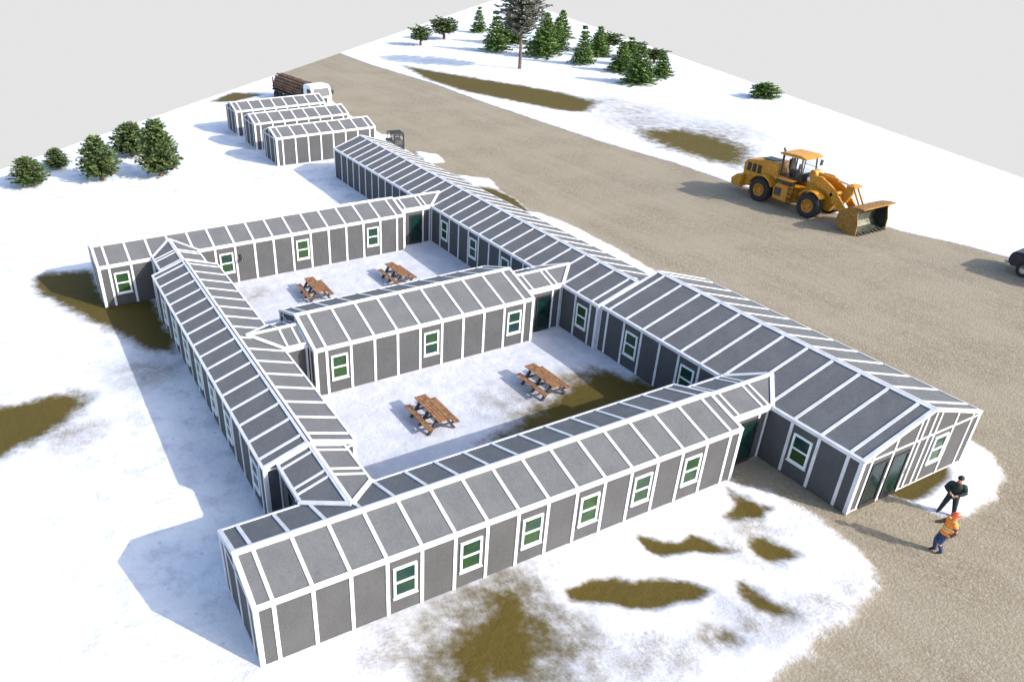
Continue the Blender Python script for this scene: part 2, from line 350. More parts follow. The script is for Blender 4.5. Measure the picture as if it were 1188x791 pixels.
        me = bpy.data.meshes.new(name); b2.to_mesh(me); b2.free(); me.materials.append(M['ground'])
        me.polygons.foreach_set('use_smooth', [True]*len(me.polygons))
        o = bpy.data.objects.new(name, me); col.objects.link(o); tag(o, kind='structure'); return o
    out('ground', False); out('road', True)
    # earth under the sheet so that the field has a thickness at its far edges
    bd = [e for e in bm.edges if e.is_boundary]
    r = bmesh.ops.extrude_edge_only(bm, edges=bd)
    nv = [x for x in r['geom'] if isinstance(x, bmesh.types.BMVert)]
    for v in nv: v.co.z = -1.5
    nf = set(x for x in r['geom'] if isinstance(x, bmesh.types.BMFace))
    bmesh.ops.delete(bm, geom=[f for f in bm.faces if f not in nf], context='FACES')
    me = bpy.data.meshes.new('earth_bank'); bm.to_mesh(me); bm.free()
    me.materials.append(simple('earth', (.10, .07, .045), .9, var=.3, scale=1.)); o = bpy.data.objects.new('earth_bank', me); col.objects.link(o); tag(o, kind='structure')
ground()

# ------------------------------------------------------------------ buildings
H = 2.42; G = .331; PW = 1.22; S = .585; BW = .125
def make_window_mesh():
    fr = MB(); w, h = .84, 1.27          # local: X along wall, -Y outwards, origin at centre
    for x0, x1, z0, z1 in ((-w/2, -w/2+.085, -h/2, h/2), (w/2-.085, w/2, -h/2, h/2)): fr.box(x0, x1, -.055, 0, z0, z1)
    for z0, z1 in ((-h/2, -h/2+.085), (h/2-.085, h/2), (-.035, .035)): fr.box(-w/2+.085, w/2-.085, -.052, 0, z0, z1)
    pu = MB(); pu.box(-w/2+.085, w/2-.085, -.022, -.004, .035, h/2-.085)
    pl = MB(); pl.box(-w/2+.085, w/2-.085, -.018, -.004, -h/2+.085, -.035)
    si = MB(); si.box(-w/2-.03, w/2+.03, -.085, 0, -h/2-.045, -h/2-.002)
    return fr, pu, pl, si
_W = [None]
def window(parent, loc, rz):
    if _W[0] is None:
        fr, pu, pl, si = make_window_mesh()
        f = fr.build('window', M['frame'], parent); pu.build('pane', M['glass'], f); pl.build('pane', M['glass'], f); si.build('sill', M['white'], f)
        _W[0] = f
    else:
        f = copy_tree(_W[0]); f.parent = parent
    f.location = loc; f.rotation_euler = (0, 0, rz); return f
def door(parent, loc, rz, w=.95, h=2.08, mats='black'):
    fr = MB(); t = .09                  # local: X along wall from 0, -Y outwards
    fr.box(0, t, -.05, 0, .02, h); fr.box(w-t, w, -.05, 0, .02, h); fr.box(t, w-t, -.047, 0, h-t, h); fr.box(t, w-t, -.047, 0, .02, .22)
    d = fr.build('door', M[mats], parent); d.location = loc; d.rotation_euler = (0, 0, rz)
    p = MB(); p.box(t, w-t, -.02, -.004, .22, h-t); p.build('pane', M['doorglass'], d)
    k = MB(); k.tube([(w-.05, -.05, 1.0), (w-.05, -.11, 1.0), (w-.05, -.11, 1.25), (w-.05, -.05, 1.25)], .012, 6); k.build('handle', M['chrome'], d)
    return d
def block(name, label, origin, axis, Ln, W, wins=(), back_wins=(), doors=(), group=None, us=None, gable=None, plain_ends=(True, True), cat='building'):
    """local: length X 0..Ln, near wall at y=0 (outwards -Y), far wall at y=W. axis 'x': no turn. axis 'y': local X -> world Y, local Y -> world -X"""
    rz = 0 if axis == 'x' else math.pi/2
    root = empty(name, origin, rz, label, cat, group)
    n = round((Ln-2*S)/PW); pw = (Ln-2*S)/n
    if us is None: us = [S+pw*k for k in range(n+1)]
    R_ = H+G*W/2; t = .03
    wl = MB()
    # body: four walls as one closed shell, small plinth gap at the bottom
    wl.add([(0, 0, .03), (Ln, 0, .03), (Ln, W, .03), (0, W, .03), (0, 0, H), (Ln, 0, H), (Ln, W, H), (0, W, H), (0, W/2, R_), (Ln, W/2, R_)],
           [(0, 1, 5, 4), (2, 3, 7, 6), (1, 2, 6, 9, 5), (3, 0, 4, 8, 7), (3, 2, 1, 0)], 0)
    wl.box(.05, Ln-.05, .05, W-.05, -.12, .03, 2)
    for u in us:
        wl.box(u-BW/2, u+BW/2, -t, 0, .02, H-.08, 1); wl.box(u-BW/2, u+BW/2, W, W+t, .02, H-.08, 1)
    for u0, u1 in ((-.034, BW), (Ln-BW, Ln+.034)):        # corner posts
        wl.box(u0, u1, -.034, .0, .0, H-.08, 1); wl.box(u0, u1, W, W+.034, 0, H-.08, 1)
    for x0, x1 in ((-.034, 0), (Ln, Ln+.034)):
        wl.box(x0, x1, 0, BW, 0, H-.02, 1); wl.box(x0, x1, W-BW, W, 0, H-.02, 1)
    wl.box(-.03, Ln+.03, -.04, 0, H-.08, H+.01, 1); wl.box(-.03, Ln+.03, W, W+.04, H-.08, H+.01, 1)
    nw = 2*max(1, round((W/2-.6)/PW)); 
    half = [.0]
    vs = gable if gable else [S] + ([W/2] if W < 6 else [W/2-S, W/2, W/2+S, S+PW*.975, W-S-PW*.975]) + [W-S]
    if not gable and W < 6: vs = [S, W/2, W-S]
    for v in vs:
        zt = H+G*min(v, W-v)-.02
        for x0, x1 in ((-t, 0), (Ln, Ln+t)): wl.box(x0, x1, v-.05, v+.05, .02, zt-.03, 1)
    for x0, x1 in ((-.026, 0), (Ln, Ln+.026)):
        wl.box(x0, x1, BW, W-BW, H-.10, H-.02, 1); wl.box(x0, x1, BW, W-BW, .03, .08, 1)
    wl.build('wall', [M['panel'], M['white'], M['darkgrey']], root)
    rf = MB(); oh = .03; th = .05
    e0 = Vector((0, -oh, H-G*oh)); e1 = Vector((0, W+oh, H-G*oh)); rd = Vector((0, W/2, R_))
    for ev, sgn in ((e0, 1), (e1, -1)):
        a = Vector((-oh, 0, 0)); b = Vector((Ln+oh, 0, 0)); up = Vector((0, -G*sgn, 1)).normalized()*th
        q = [a+ev, b+ev, b+rd, a+rd]; q = [p+Vector((0, 0, .012)) for p in q]
        rf.add(q+[p+up for p in q], [(3, 2, 1, 0), (4, 5, 6, 7), (0, 1, 5, 4), (1, 2, 6, 5), (2, 3, 7, 6), (3, 0, 4, 7)], 0)
        nrm = Vector((0, -G*sgn, 1)); off = nrm.normalized()*(th+.012)
        sl = (rd-ev)
        for u in us:
            p0 = Vector((u, 0, 0))+ev+off+sl*.02; p1 = Vector((u, 0, 0))+rd+off-sl*.02
            rf.bar(p0, p1, BW, nrm, .028, 1)
        for u in (-oh+BW/2+.002, Ln+oh-BW/2-.002):
            rf.bar(Vector((u, 0, 0))+ev+off, Vector((u, 0, 0))+rd+off, BW+.02, nrm, .032, 1)
        k = sl.normalized()
        rf.bar(a+rd+off-k*.062, b+rd+off-k*.062, .12, nrm, .036, 1)
        rf.bar(a+ev+off+k*.045, b+ev+off+k*.045, .105, nrm, .034, 1)
        # fascia
        for x in (-oh-.012, Ln+oh+.012): rf.bar(Vector((x, 0, 0))+ev+Vector((0, 0, .02)), Vector((x, 0, 0))+rd+Vector((0, 0, .02)), .022, nrm, .10, 1, -.04)
        yy = ev.y-.012*sgn
        rf.box(-oh, Ln+oh, yy-.011, yy+.011, H-.055, H+.075, 1)
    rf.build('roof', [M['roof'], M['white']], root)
    for u in wins: window(root, (u, -.002, 1.36), 0)
    for u in back_wins: window(root, (u, W+.002, 1.36), math.pi)
    for kind, u, w in doors:
        if kind == 'near': door(root, (u, -.002, 0), 0, w)
        if kind == 'end1': door(root, (Ln+.002, u, 0), math.pi/2, w)
    return root, us
c = lambda k, off=S, p=PW: off+(k+.5)*p
GRP = 'grey panel cabins joined into the camp'
# front wing (axis y): x 0..-3.64, y 0..19.48
block('cabin_wing', 'long grey panel wing in front with six windows facing the snow with brown grass patches', (0, 0, 0), 'y', 19.48, 3.64, wins=[c(k) for k in (3, 5, 7, 9, 11, 13)], back_wins=[c(k) for k in (6, 10)], group=GRP)
block('cabin_wing', 'grey panel wing farthest back in the camp, its left end over a brown grass patch', (-28.16, -.23, 0), 'y', 19.42, 3.78, wins=[c(k) for k in (0, 5, 9, 13)], back_wins=[c(5)], group=GRP)
block('cabin_wing', 'short wide grey wing between the two picnic courtyards', (-13.455, 7.084, 0), 'y', 12.138, 4.76, wins=[c(k) for k in (0, 4, 8)], back_wins=[c(4)], group=GRP)
block('cabin_wing', 'long narrow grey wing on the left side closing both courtyards, row of windows in shade', (-25.605, 2.301, 0), 'x', 19.48, 3.589, wins=[19.48-c(k) for k in (0, 3, 5, 7, 9, 11, 13)], back_wins=[c(3)], group=GRP)
Lm = 34.94; pm = 1.2062
block('main_hall', 'long narrow grey hall running back from the wide hall towards the three sheds', (-46.09, 21.574, 0), 'x', Lm, 4.96, wins=[Lm-S-(k+.5)*pm*1.008 for k in (0, 6, 9, 12)], group=GRP,
      us=[S+pm*28-(pm*1.008)*k for k in range(28)][::-1])
W2 = 7.1
hall, _ = block('main_hall', 'wide grey gabled hall at the right front with two glass doors in its end', (-11.15, 21.741, 0), 'x', 14.708, W2,
      wins=[S+(k+.5)*1.2308 for k in (1, 4, 9)], gable=[.5, 1.72, 2.94, 3.25, 3.75, 4.12, 5.36, 6.55], doors=(('end1', .62, .97), ('end1', 1.84, .98)), group=GRP)
window(hall, (14.712, 4.74, 1.48), math.pi/2)
for i, (x, t_) in enumerate(((-51.6, 'nearest grey storage shed at the back, tucked behind the long narrow hall'), (-57.9, 'middle grey storage shed of the three parallel sheds at the back'), (-64.1, 'farthest grey storage shed, in front of the log truck'))):
    block('storage_shed', t_, (x, 18.25, 0), 'y', 9.76, 3.6, group='three parallel grey sheds at the back', cat='shed')

def link(label, origin, rz, gap, Wd, dside=None, us=(), extra_door=None, ext0=False, g_main=G):
    """narrow passage: local X from cabin end (0) to main wall (gap); y 0..Wd; roof runs on over the main roof to its valley apex"""
    root = empty('passage', origin, rz, label, 'passageway', 'narrow passages between the cabins')
    R_ = H+G*Wd/2; e = Wd/2
    wl = MB(); x0, x1 = .04, gap-.045
    wl.add([(x0, 0, .03), (x1, 0, .03), (x1, Wd, .03), (x0, Wd, .03), (x0, 0, H-.03), (x1, 0, H-.03), (x1, Wd, H-.03), (x0, Wd, H-.03)], [(0, 1, 5, 4), (2, 3, 7, 6), (1, 2, 6, 5), (3, 0, 4, 7), (3, 2, 1, 0), (4, 5, 6, 7)], 0)
    for u in [x0+.08, x1-.08]+([gap/2+.12*0+.55] if gap > 2 else []):
        wl.box(u-.05, u+.05, -.03, 0, .02, H-.12, 1); wl.box(u-.05, u+.05, Wd, Wd+.03, .02, H-.12, 1)
    wl.box(x0, x1, -.036, 0, H-.12, H-.03, 1); wl.box(x0, x1, Wd, Wd+.036, H-.12, H-.03, 1)
    wl.build('wall', [M['panel'], M['white']], root)
    rf = MB(); z = .02; xe = gap-.045
    for s in (0, 1):
        yo = -.05 if s == 0 else Wd+.05; sg = 1 if s == 0 else -1
        ezz = H-G*.05+z
        # eave start, eave end at the main wall, apex on the main roof, ridge start
        A = Vector((.04, yo, ezz)); B = Vector((xe, yo, ezz)); Cc = Vector((gap+e+.03, Wd/2, R_+z)); D = Vector((.04, Wd/2, R_+z))
        nrm = Vector((0, -G*sg, 1)).normalized(); up = nrm*.12
        lo = [A, B, Cc, D]; hi = [p+up for p in lo]
        rf.add(lo+hi, [(3, 2, 1, 0), (4, 5, 6, 7), (0, 1, 5, 4), (1, 2, 6, 5), (2, 3, 7, 6), (3, 0, 4, 7)], 0)
        o = up
        kx = Vector((1, 0, 0))
        # valley rail (thick, white), ridge, eave, end rail and battens
        dv = (Cc-B); rf.bar(B+o-dv.normalized()*.02, Cc+o+dv.normalized()*.05, .17, nrm, .05, 1)
        rf.bar(D+o+kx*0, Cc+o, .14, nrm, .034, 1); rf.bar(A+o+(D-A).normalized()*.05, B+o+(D-A).normalized()*.05, .11, nrm, .036, 1)
        rf.bar(A+o+kx*.06, D+o+kx*.06, .11, nrm, .030, 1)
        for u in us: rf.bar(A+o+kx*u, D+o+kx*u, .10, nrm, .028, 1)
        rf.box(.04, xe, yo-.014*sg-.012, yo-.014*sg+.012, H-.10, H+.15, 1)
    rf.build('roof', [M['roof'], M['white']], root)
    if dside is not None: door(root, (dside, -.002, 0), 0, .92, 2.08)
    if extra_door is not None: door(root, (extra_door, Wd+.002, 0), math.pi, .92, 2.05)
    return root
# local -Y faces world +x when turned 90 degrees
link('passage with a dark glass door between the front wing and the wide hall', (-.60, 19.48, 0), math.pi/2, 2.26, 2.5, .78, (.4, 1.72, 2.05))
link('passage with a dark glass door between the courtyard wing and the long hall', (-14.15, 19.222, 0), math.pi/2, 2.35, 2.5, .72, (.4, 1.62, 1.95))
link('passage with a dark glass door between the back wing and the long hall', (-28.85, 19.191, 0), math.pi/2, 2.38, 2.46, .72, (.4, 1.62, 1.95))
link('short passage between the courtyard wing and the left wing', (-16.7, 7.084, 0), -math.pi/2, 1.195, 2.5, None, (.35, .95))
link('passage joining the near end of the left wing to the front wing', (-6.125, 2.85, 0), 0, 2.485, 2.5, .95, (.4, 1.65, 2.0))
link('passage joining the far end of the left wing to the back wing', (-25.605, 5.35, 0), math.pi, 2.555, 2.5, None, (.4, 1.65, 2.0), extra_door=1.9)

def dark_wall_shape(loc, rz, label):  # small black hooked shape with a flared end, set on a wall
    root = empty('dark_wall_shape', loc, rz, label, 'wall lamp', 'small dark lamps on the walls')
    b = MB(); b.box(-.05, .05, -.03, 0, -.16, .16); b.build('bracket', M['black'], root)
    a = MB(); a.tube([(0, -.03, .1), (0, -.14, .24), (0, -.27, .2), (0, -.31, .07)], .018, 8); a.build('arm', M['black'], root)
    s = MB(); s.lathe([(.03, .06), (.06, .03), (.13, -.1), (.12, -.1), (.0, .0)], (0, -.31, 0), 'z', 14); s.build('flared_end', M['black'], root, True)
dark_wall_shape((-28.155, 7.9, 1.6), math.pi/2, 'small black lamp on the sunlit wall of the back wing')
dark_wall_shape((-6.12, 5.55, 1.95), math.pi/2, 'small black lamp under the eave at the near end of the left wing')

# ------------------------------------------------------------------ picnic tables
def picnic(loc, rz, label, proto=[None]):
    if proto[0] is None:
        root = empty('picnic_table', loc, rz)
        tp = MB()
        for k in range(4): y = -.30+k*.152; tp.box(-1.14, 1.14, y, y+.140, .72, .77)
        tp.build('table_top', M['wood'], root, bevel=.006)
        for s in (-1, 1):
            b = MB()
            for k in range(2): y = s*.66+(k-1)*.142; b.box(-1.12, 1.12, y, y+.13, .43, .47)
            b.build('bench', M['wood'], root, bevel=.006)
        for x in (-.8, 0, .8):
            for s in (-1, 1):
                g = MB(); g.bar((x, s*.18, .72), (x, s*.66, .0), .12, (1, 0, 0), .10, 0); g.build('leg', M['darkgrey'], root)
            g = MB(); g.box(x+.101, x+.14, -.74, .74, .34, .43); g.build('cross_beam', M['darkgrey'], root)
        proto[0] = root
    else: root = copy_tree(proto[0])
    root.location = loc; root.rotation_euler = (0, 0, rz); tag(root, label, 'picnic table', 'wooden picnic tables in the courtyards'); return root
picnic((-9.12, 10.85, .0), 0, 'brown wooden picnic table in the middle of the front courtyard snow')
picnic((-9.15, 16.9, .0), R(1), 'brown wooden picnic table beside the brown grass in the front courtyard')
picnic((-24.0, 11.1, .0), R(-2), 'left wooden picnic table on the snow of the back courtyard')
picnic((-23.8, 16.45, .0), R(2), 'right wooden picnic table in the back courtyard, near the long hall')

# ------------------------------------------------------------------ vehicles
def wheel(parent, c_, r, w, rim_m, name='wheel', lugs=False, side=-1):
    """wheel axis along y; side -1: outer face towards -y"""
    e = empty(name, c_); e.parent = parent
    t = MB(); q = r*.55
    t.lathe([(q, -w/2), (r*.9, -w/2), (r, -w/2+w*.12), (r, w/2-w*.12), (r*.9, w/2), (q, w/2), (q, -w/2)], (0, 0, 0), 'y', 32)
    if lugs:
        for k in range(22):
            a = 2*math.pi*k/22
            for s in (-1, 1):
                T = Matrix.Rotation(-a+(.07 if s > 0 else 0), 4, 'Y') @ Matrix.Translation((r-.02, s*w*.24, 0)) @ Matrix.Rotation(s*.45, 4, 'X')
                t.box(0, .055, -w*.25, w*.25, -.04, .04, 0, T)
    t.build('tyre', M['rubber'], e, True)
    rm = MB(); o = side*w/2
    rm.lathe([(.0, o*.55), (q*.35, o*.6), (q*.4, o*.35), (q*.8, o*.45), (q*.88, o*.95), (q*1.01, o*.97), (q*1.01, -o*.9), (0, -o*.9)], (0, 0, 0), 'y', 28)
    for k in range(8):
        a = 2*math.pi*k/8; rm.lathe([(0, o*.75), (.03*r, o*.75), (.03*r, o*.4)], (q*.6*math.cos(a), 0, q*.6*math.sin(a)), 'y', 6)
    rm.build('rim', rim_m, e, True); return e

def loader():
    root = empty('wheel_loader', (0, 50.2, -.05), 0, 'yellow wheel loader with its bucket down at the far edge of the gravel road', 'wheel loader')
    Y = M['yellow']
    xr, xf, r = -24.6, -20.1, .90
    for x in (xr, xf):
        for s in (-1, 1): wheel(root, (x, s*1.2, r), r, .62, M['orange_rim'], lugs=True, side=s)
    ch = MB()
    ch.prism([(-26.9, .75), (-23.3, .55), (-21.9, .45), (-21.8, 1.5), (-26.6, 1.55)], -.78, .78)
    ch.box(-21.95, -21.45, -.3, .3, .75, 1.6); ch.prism([(-21.5, .6), (-19.0, .65), (-18.7, 1.2), (-19.4, 2.05), (-20.8, 2.35), (-21.5, 1.7)], -.5, .5)
    ch.tube([(xr, -1.1, r), (xr, 1.1, r)], .2, 12); ch.tube([(xf, -1.1, r), (xf, 1.1, r)], .2, 12)
    ch.build('chassis', Y, root, bevel=.03)
    for s in (-1, 1):      # side steps / tanks between the wheels
        st = MB()
        st.prism([(-23.4, .6), (-22.0, .55), (-21.9, 1.2), (-22.0, 1.75), (-23.15, 1.85), (-23.5, 1.4)], s*1.3 if s < 0 else .8, -.8 if s < 0 else 1.3)
        st.build('side_tank', Y, root, bevel=.04)
        pf = MB(); pf.box(-23.5, -21.85, *sorted((s*.8, s*1.42)), 2.16, 2.24); pf.build('walkway', Y, root, bevel=.01)
        ld = MB()
        for x in (-22.05, -21.62): ld.tube([(x, s*1.36, .45), (x, s*1.36, 2.2)], .025, 6)
        for k in range(5): ld.box(-22.05, -21.62, *sorted((s*1.30, s*1.42)), .5+k*.38, .54+k*.38)
        ld.build('ladder', M['black'], root)
        hs = MB(); hs.box(-23.3, -22.7, *sorted((s*1.302, s*1.325)), .9, 1.5); hs.box(-23.45, -22.1, *sorted((s*.84, s*1.22)), 1.86, 2.14); hs.build('dark_recess', M['darkgrey'], root)  # dark grey boxes stand in for shaded recesses around the side tank
        hz = MB(); hz.tube([(-21.7, s*.3, 1.6), (-21.2, s*.45, 1.9), (-20.6, s*.42, 2.4)], .035, 6); hz.build('hose', M['black'], root)
    hd = MB()
    hd.prism([(-26.95, 1.5), (-27.0, 2.45), (-26.7, 2.72), (-25.2, 2.98), (-23.9, 3.05), (-23.6, 2.4), (-23.5, 1.55)], -.82, .82)
    hd.build('engine_hood', Y, root, bevel=.06)
    gm = MB()
    for s in (-1, 1):
        for k in range(3): gm.box(-26.6+k*.5, -26.25+k*.5, s*.835-.012, s*.835+.012, 1.9, 2.55)
    gm.box(-27.03, -26.99, -.6, .6, 1.6, 2.4)
    gm.box(-25.6, -24.4, -.45, .45, 3.0, 3.07); gm.build('grille', M['black'], root)
    bp = MB(); bp.prism([(-27.75, .55), (-26.7, .5), (-26.6, 1.45), (-27.2, 1.5), (-27.7, 1.1)], -1.15, 1.15); bp.build('counterweight', Y, root, bevel=.1)
    for s in (-1, 1):
        l = MB(); l.box(-27.79, -27.72, s*.9-.12, s*.9+.12, .85, 1.05); l.build('tail_light', M['red'], root)
    for (xc, rr, nm) in ((xr, 1.16, 'fender'), (xf, 1.14, 'fender')):
        for s in (-1, 1):
            f = MB(); n = 10; a0, a1 = (R(25), R(165)) if xc == xr else (R(40), R(150)); y0, y1 = sorted((s*.85, s*1.48))
            pr = [(xc+rr*math.cos(a0+(a1-a0)*k/n), r+rr*math.sin(a0+(a1-a0)*k/n)) for k in range(n+1)]+[(xc+(rr-.07)*math.cos(a1-(a1-a0)*k/n), r+(rr-.07)*math.sin(a1-(a1-a0)*k/n)) for k in range(n+1)]
            for k in range(n):
                f.prism([pr[k], pr[k+1], pr[2*n+1-k-1], pr[2*n+1-k]], y0, y1)
            f.build(nm, Y, root)
    ex = MB(); ex.tube([(-24.45, .45, 2.9), (-24.45, .45, 3.75), (-24.6, .45, 3.95)], .09, 12); ex.build('exhaust_pipe', M['black'], root, True)
    # cab
    cb = MB()
    x0, x1, y_ = -23.45, -21.75, .8
    for x, xt in ((x0, x0-.05), (x1+.1, x1-.1)):
        for s in (-1, 1): cb.tube([(x, s*y_, 2.2), (xt, s*y_, 3.85)], .06, 8)
    cb.tube([(-22.75, -y_, 2.2), (-22.75, -y_, 3.85)], .04, 8); cb.tube([(-22.75, y_, 2.2), (-22.75, y_, 3.85)], .04, 8)
    cb.prism([(x0-.05, 2.15), (x1+.15, 2.15), (x1+.12, 2.75), (x1-.15, 2.75), (x1-.2, 2.35), (x0, 2.35)], -y_, y_)
    cab = cb.build('cab', M['black'], root)
    rt = MB(); rt.prism([(x0-.35, 3.85), (x1+.25, 3.85), (x1+.3, 3.95), (x1-.2, 4.08), (x0, 4.06), (x0-.4, 3.95)], -.98, .98); rt.build('cab_roof', Y, root, bevel=.04)
    gm_, nt, b = new_mat('cab_clear_glass'); b.inputs['Base Color'].default_value = (.8, .86, .88, 1); b.inputs['Roughness'].default_value = .05
    b.inputs['Transmission Weight'].default_value = 1.; b.inputs['IOR'].default_value = 1.05
    for bx in ((x1-.02, x1, -y_+.06, y_-.06, 2.8, 3.82), (x0-.03, x0-.01, -y_+.06, y_-.06, 2.4, 3.82)):
        gl = MB(); gl.box(*bx); gl.build('cab_window', gm_, root)
    se = MB(); se.box(-23.2, -22.6, -.3, .3, 2.4, 2.75); se.prism([(-23.3, 2.7), (-23.1, 2.7), (-23.2, 3.5), (-23.38, 3.5)], -.3, .3); se.build('seat', M['black'], root, bevel=.04)
    # hand rails
    for s in (-1, 1): rl = MB(); rl.tube([(-23.3, s*1.3, 2.3), (-23.3, s*1.3, 3.0), (-21.95, s*1.3, 2.95), (-21.9, s*1.3, 2.3)], .025, 6); rl.build('hand_rail', M['black'], root)
    for s in (-1, 1):
        l = MB(); l.box(-21.15, -20.95, s*.62-.12, s*.62+.12, 2.45, 2.68); l.build('headlight', M['light'], root)
    # lift arms: two curved plates, tower, tilt lever and cylinders
    for s in (-1, 1):
        a = MB(); y0, y1 = sorted((s*.52, s*.68))
        a.prism([(-21.2, 2.5), (-20.8, 2.95), (-20.0, 2.95), (-18.8, 2.35), (-17.5, 1.15), (-17.1, .55), (-17.35, .35), (-17.9, .75), (-19.1, 1.85), (-20.2, 2.35), (-21.0, 2.25)], y0, y1)
        a.build('lift_arm', Y, root, bevel=.02)
        cy = MB(); cy.tube([(-21.1, s*.4, 1.2), (-19.4, s*.4, 1.75)], .1, 10); cy.tube([(-19.4, s*.4, 1.75), (-18.7, s*.4, 1.95)], .05, 10, 1); cy.build('lift_cylinder', [Y, M['chrome']], root, True)
    tw = MB(); tw.prism([(-21.4, 2.0), (-20.4, 2.0), (-20.5, 2.6), (-20.9, 3.15), (-21.3, 3.15)], -.38, .38)
    tw.build('arm_tower', Y, root, bevel=.03)
    tw = MB(); tw.tube([(-19.0, -.68, 1.95), (-19.0, .68, 1.95)], .12, 10); tw.build('arm_cross_tube', Y, root)
    tl = MB(); tl.tube([(-21.0, 0, 2.95), (-19.1, 0, 2.85)], .13, 12); tl.tube([(-19.1, 0, 2.85), (-18.15, 0, 2.75)], .06, 10, 1); tl.build('tilt_cylinder', [Y, M['chrome']], root, True)
    lv = MB(); lv.prism([(-18.5, 1.6), (-18.1, 1.5), (-17.75, 2.3), (-17.7, 2.85), (-17.95, 2.95), (-18.25, 2.8), (-18.4, 2.3)], -.16, .16)
    lv.box(-18.15, -17.5, -.45, .45, 2.72, 2.86); lv.build('tilt_lever', Y, root, bevel=.03)
    lk = MB()
    for s in (-1, 1): lk.bar((-17.75, s*.22, 2.75), (-16.9, s*.22, 1.55), .12, (0, 1, 0), .06, 0)
    lk.build('tilt_link', Y, root)
    # bucket: curved shell open to +x, side plates, cutting edge with teeth
    inn = [(-15.75, .06), (-16.2, .08), (-16.55, .22), (-16.75, .6), (-16.72, 1.05), (-16.55, 1.45), (-16.3, 1.72), (-15.95, 1.86)]
    out = [(x-.06*(1 if i > 1 else 0), z-(.05 if i < 3 else 0)+(.05 if i > 5 else 0)) for i, (x, z) in enumerate(inn)]
    bk = MB(); wb = 1.62
    for i in range(len(inn)-1): bk.prism([inn[i], inn[i+1], (out[i+1][0]-.02, out[i+1][1]), (out[i][0]-.02, out[i][1])], -wb, wb, 0)
    bucket = bk.build('bucket', M['steel'], root)
    for s in (-1, 1):
        sp = MB(); y0, y1 = sorted((s*wb, s*(wb+.06)))
        sp.prism([(-15.7, .0), (-16.5, .0), (-17.1, .15), (-17.38, .6), (-17.32, 1.12), (-17.0, 1.55), (-16.4, 1.82), (-15.95, 1.96), (-15.95, 1.5), (-15.75, .8)], y0, y1)
        sp.build('side_plate', M['wornyellow'], bucket)
        lin = MB(); y0, y1 = sorted((s*(wb-.012), s*(wb-.002))); lin.prism([(-15.8, .08), (-16.5, .1), (-17.0, .25), (-17.2, .6), (-17.15, 1.05), (-16.9, 1.42), (-16.4, 1.7), (-16.0, 1.82), (-16.0, 1.45), (-15.84, .8)], y0, y1); lin.build('liner', M['bucketdark'], bucket)
    bk2 = MB(); bk2.prism([(-17.45, .5), (-17.36, .5), (-17.34, 1.1), (-17.0, 1.5), (-16.5, 1.78), (-15.9, 1.92), (-15.85, 2.0), (-16.5, 1.9), (-17.1, 1.62), (-17.42, 1.15)], -wb-.05, wb+.05); bk2.build('back_plate', M['wornyellow'], bucket)
    lp = MB(); lp.box(-16.0, -15.55, -wb-.1, wb+.1, 1.9, 1.98); lp.build('spill_guard', M['wornyellow'], bucket)
    for k in range(8):
        te = MB(); y = -1.47+k*2.94/7; te.prism([(-15.8, .02), (-15.5, .04), (-15.8, .14)], y-.07, y+.07); te.build('tooth', M['steel'], bucket)
    for s in (-1, 1): mi = MB(); mi.box(-21.7, -21.62, s*1.18-.13, s*1.18+.13, 3.2, 3.6); mi.tube([(-21.7, s*.85, 3.7), (-21.66, s*1.18, 3.6)], .02, 6); mi.build('mirror', M['black'], root)
loader()

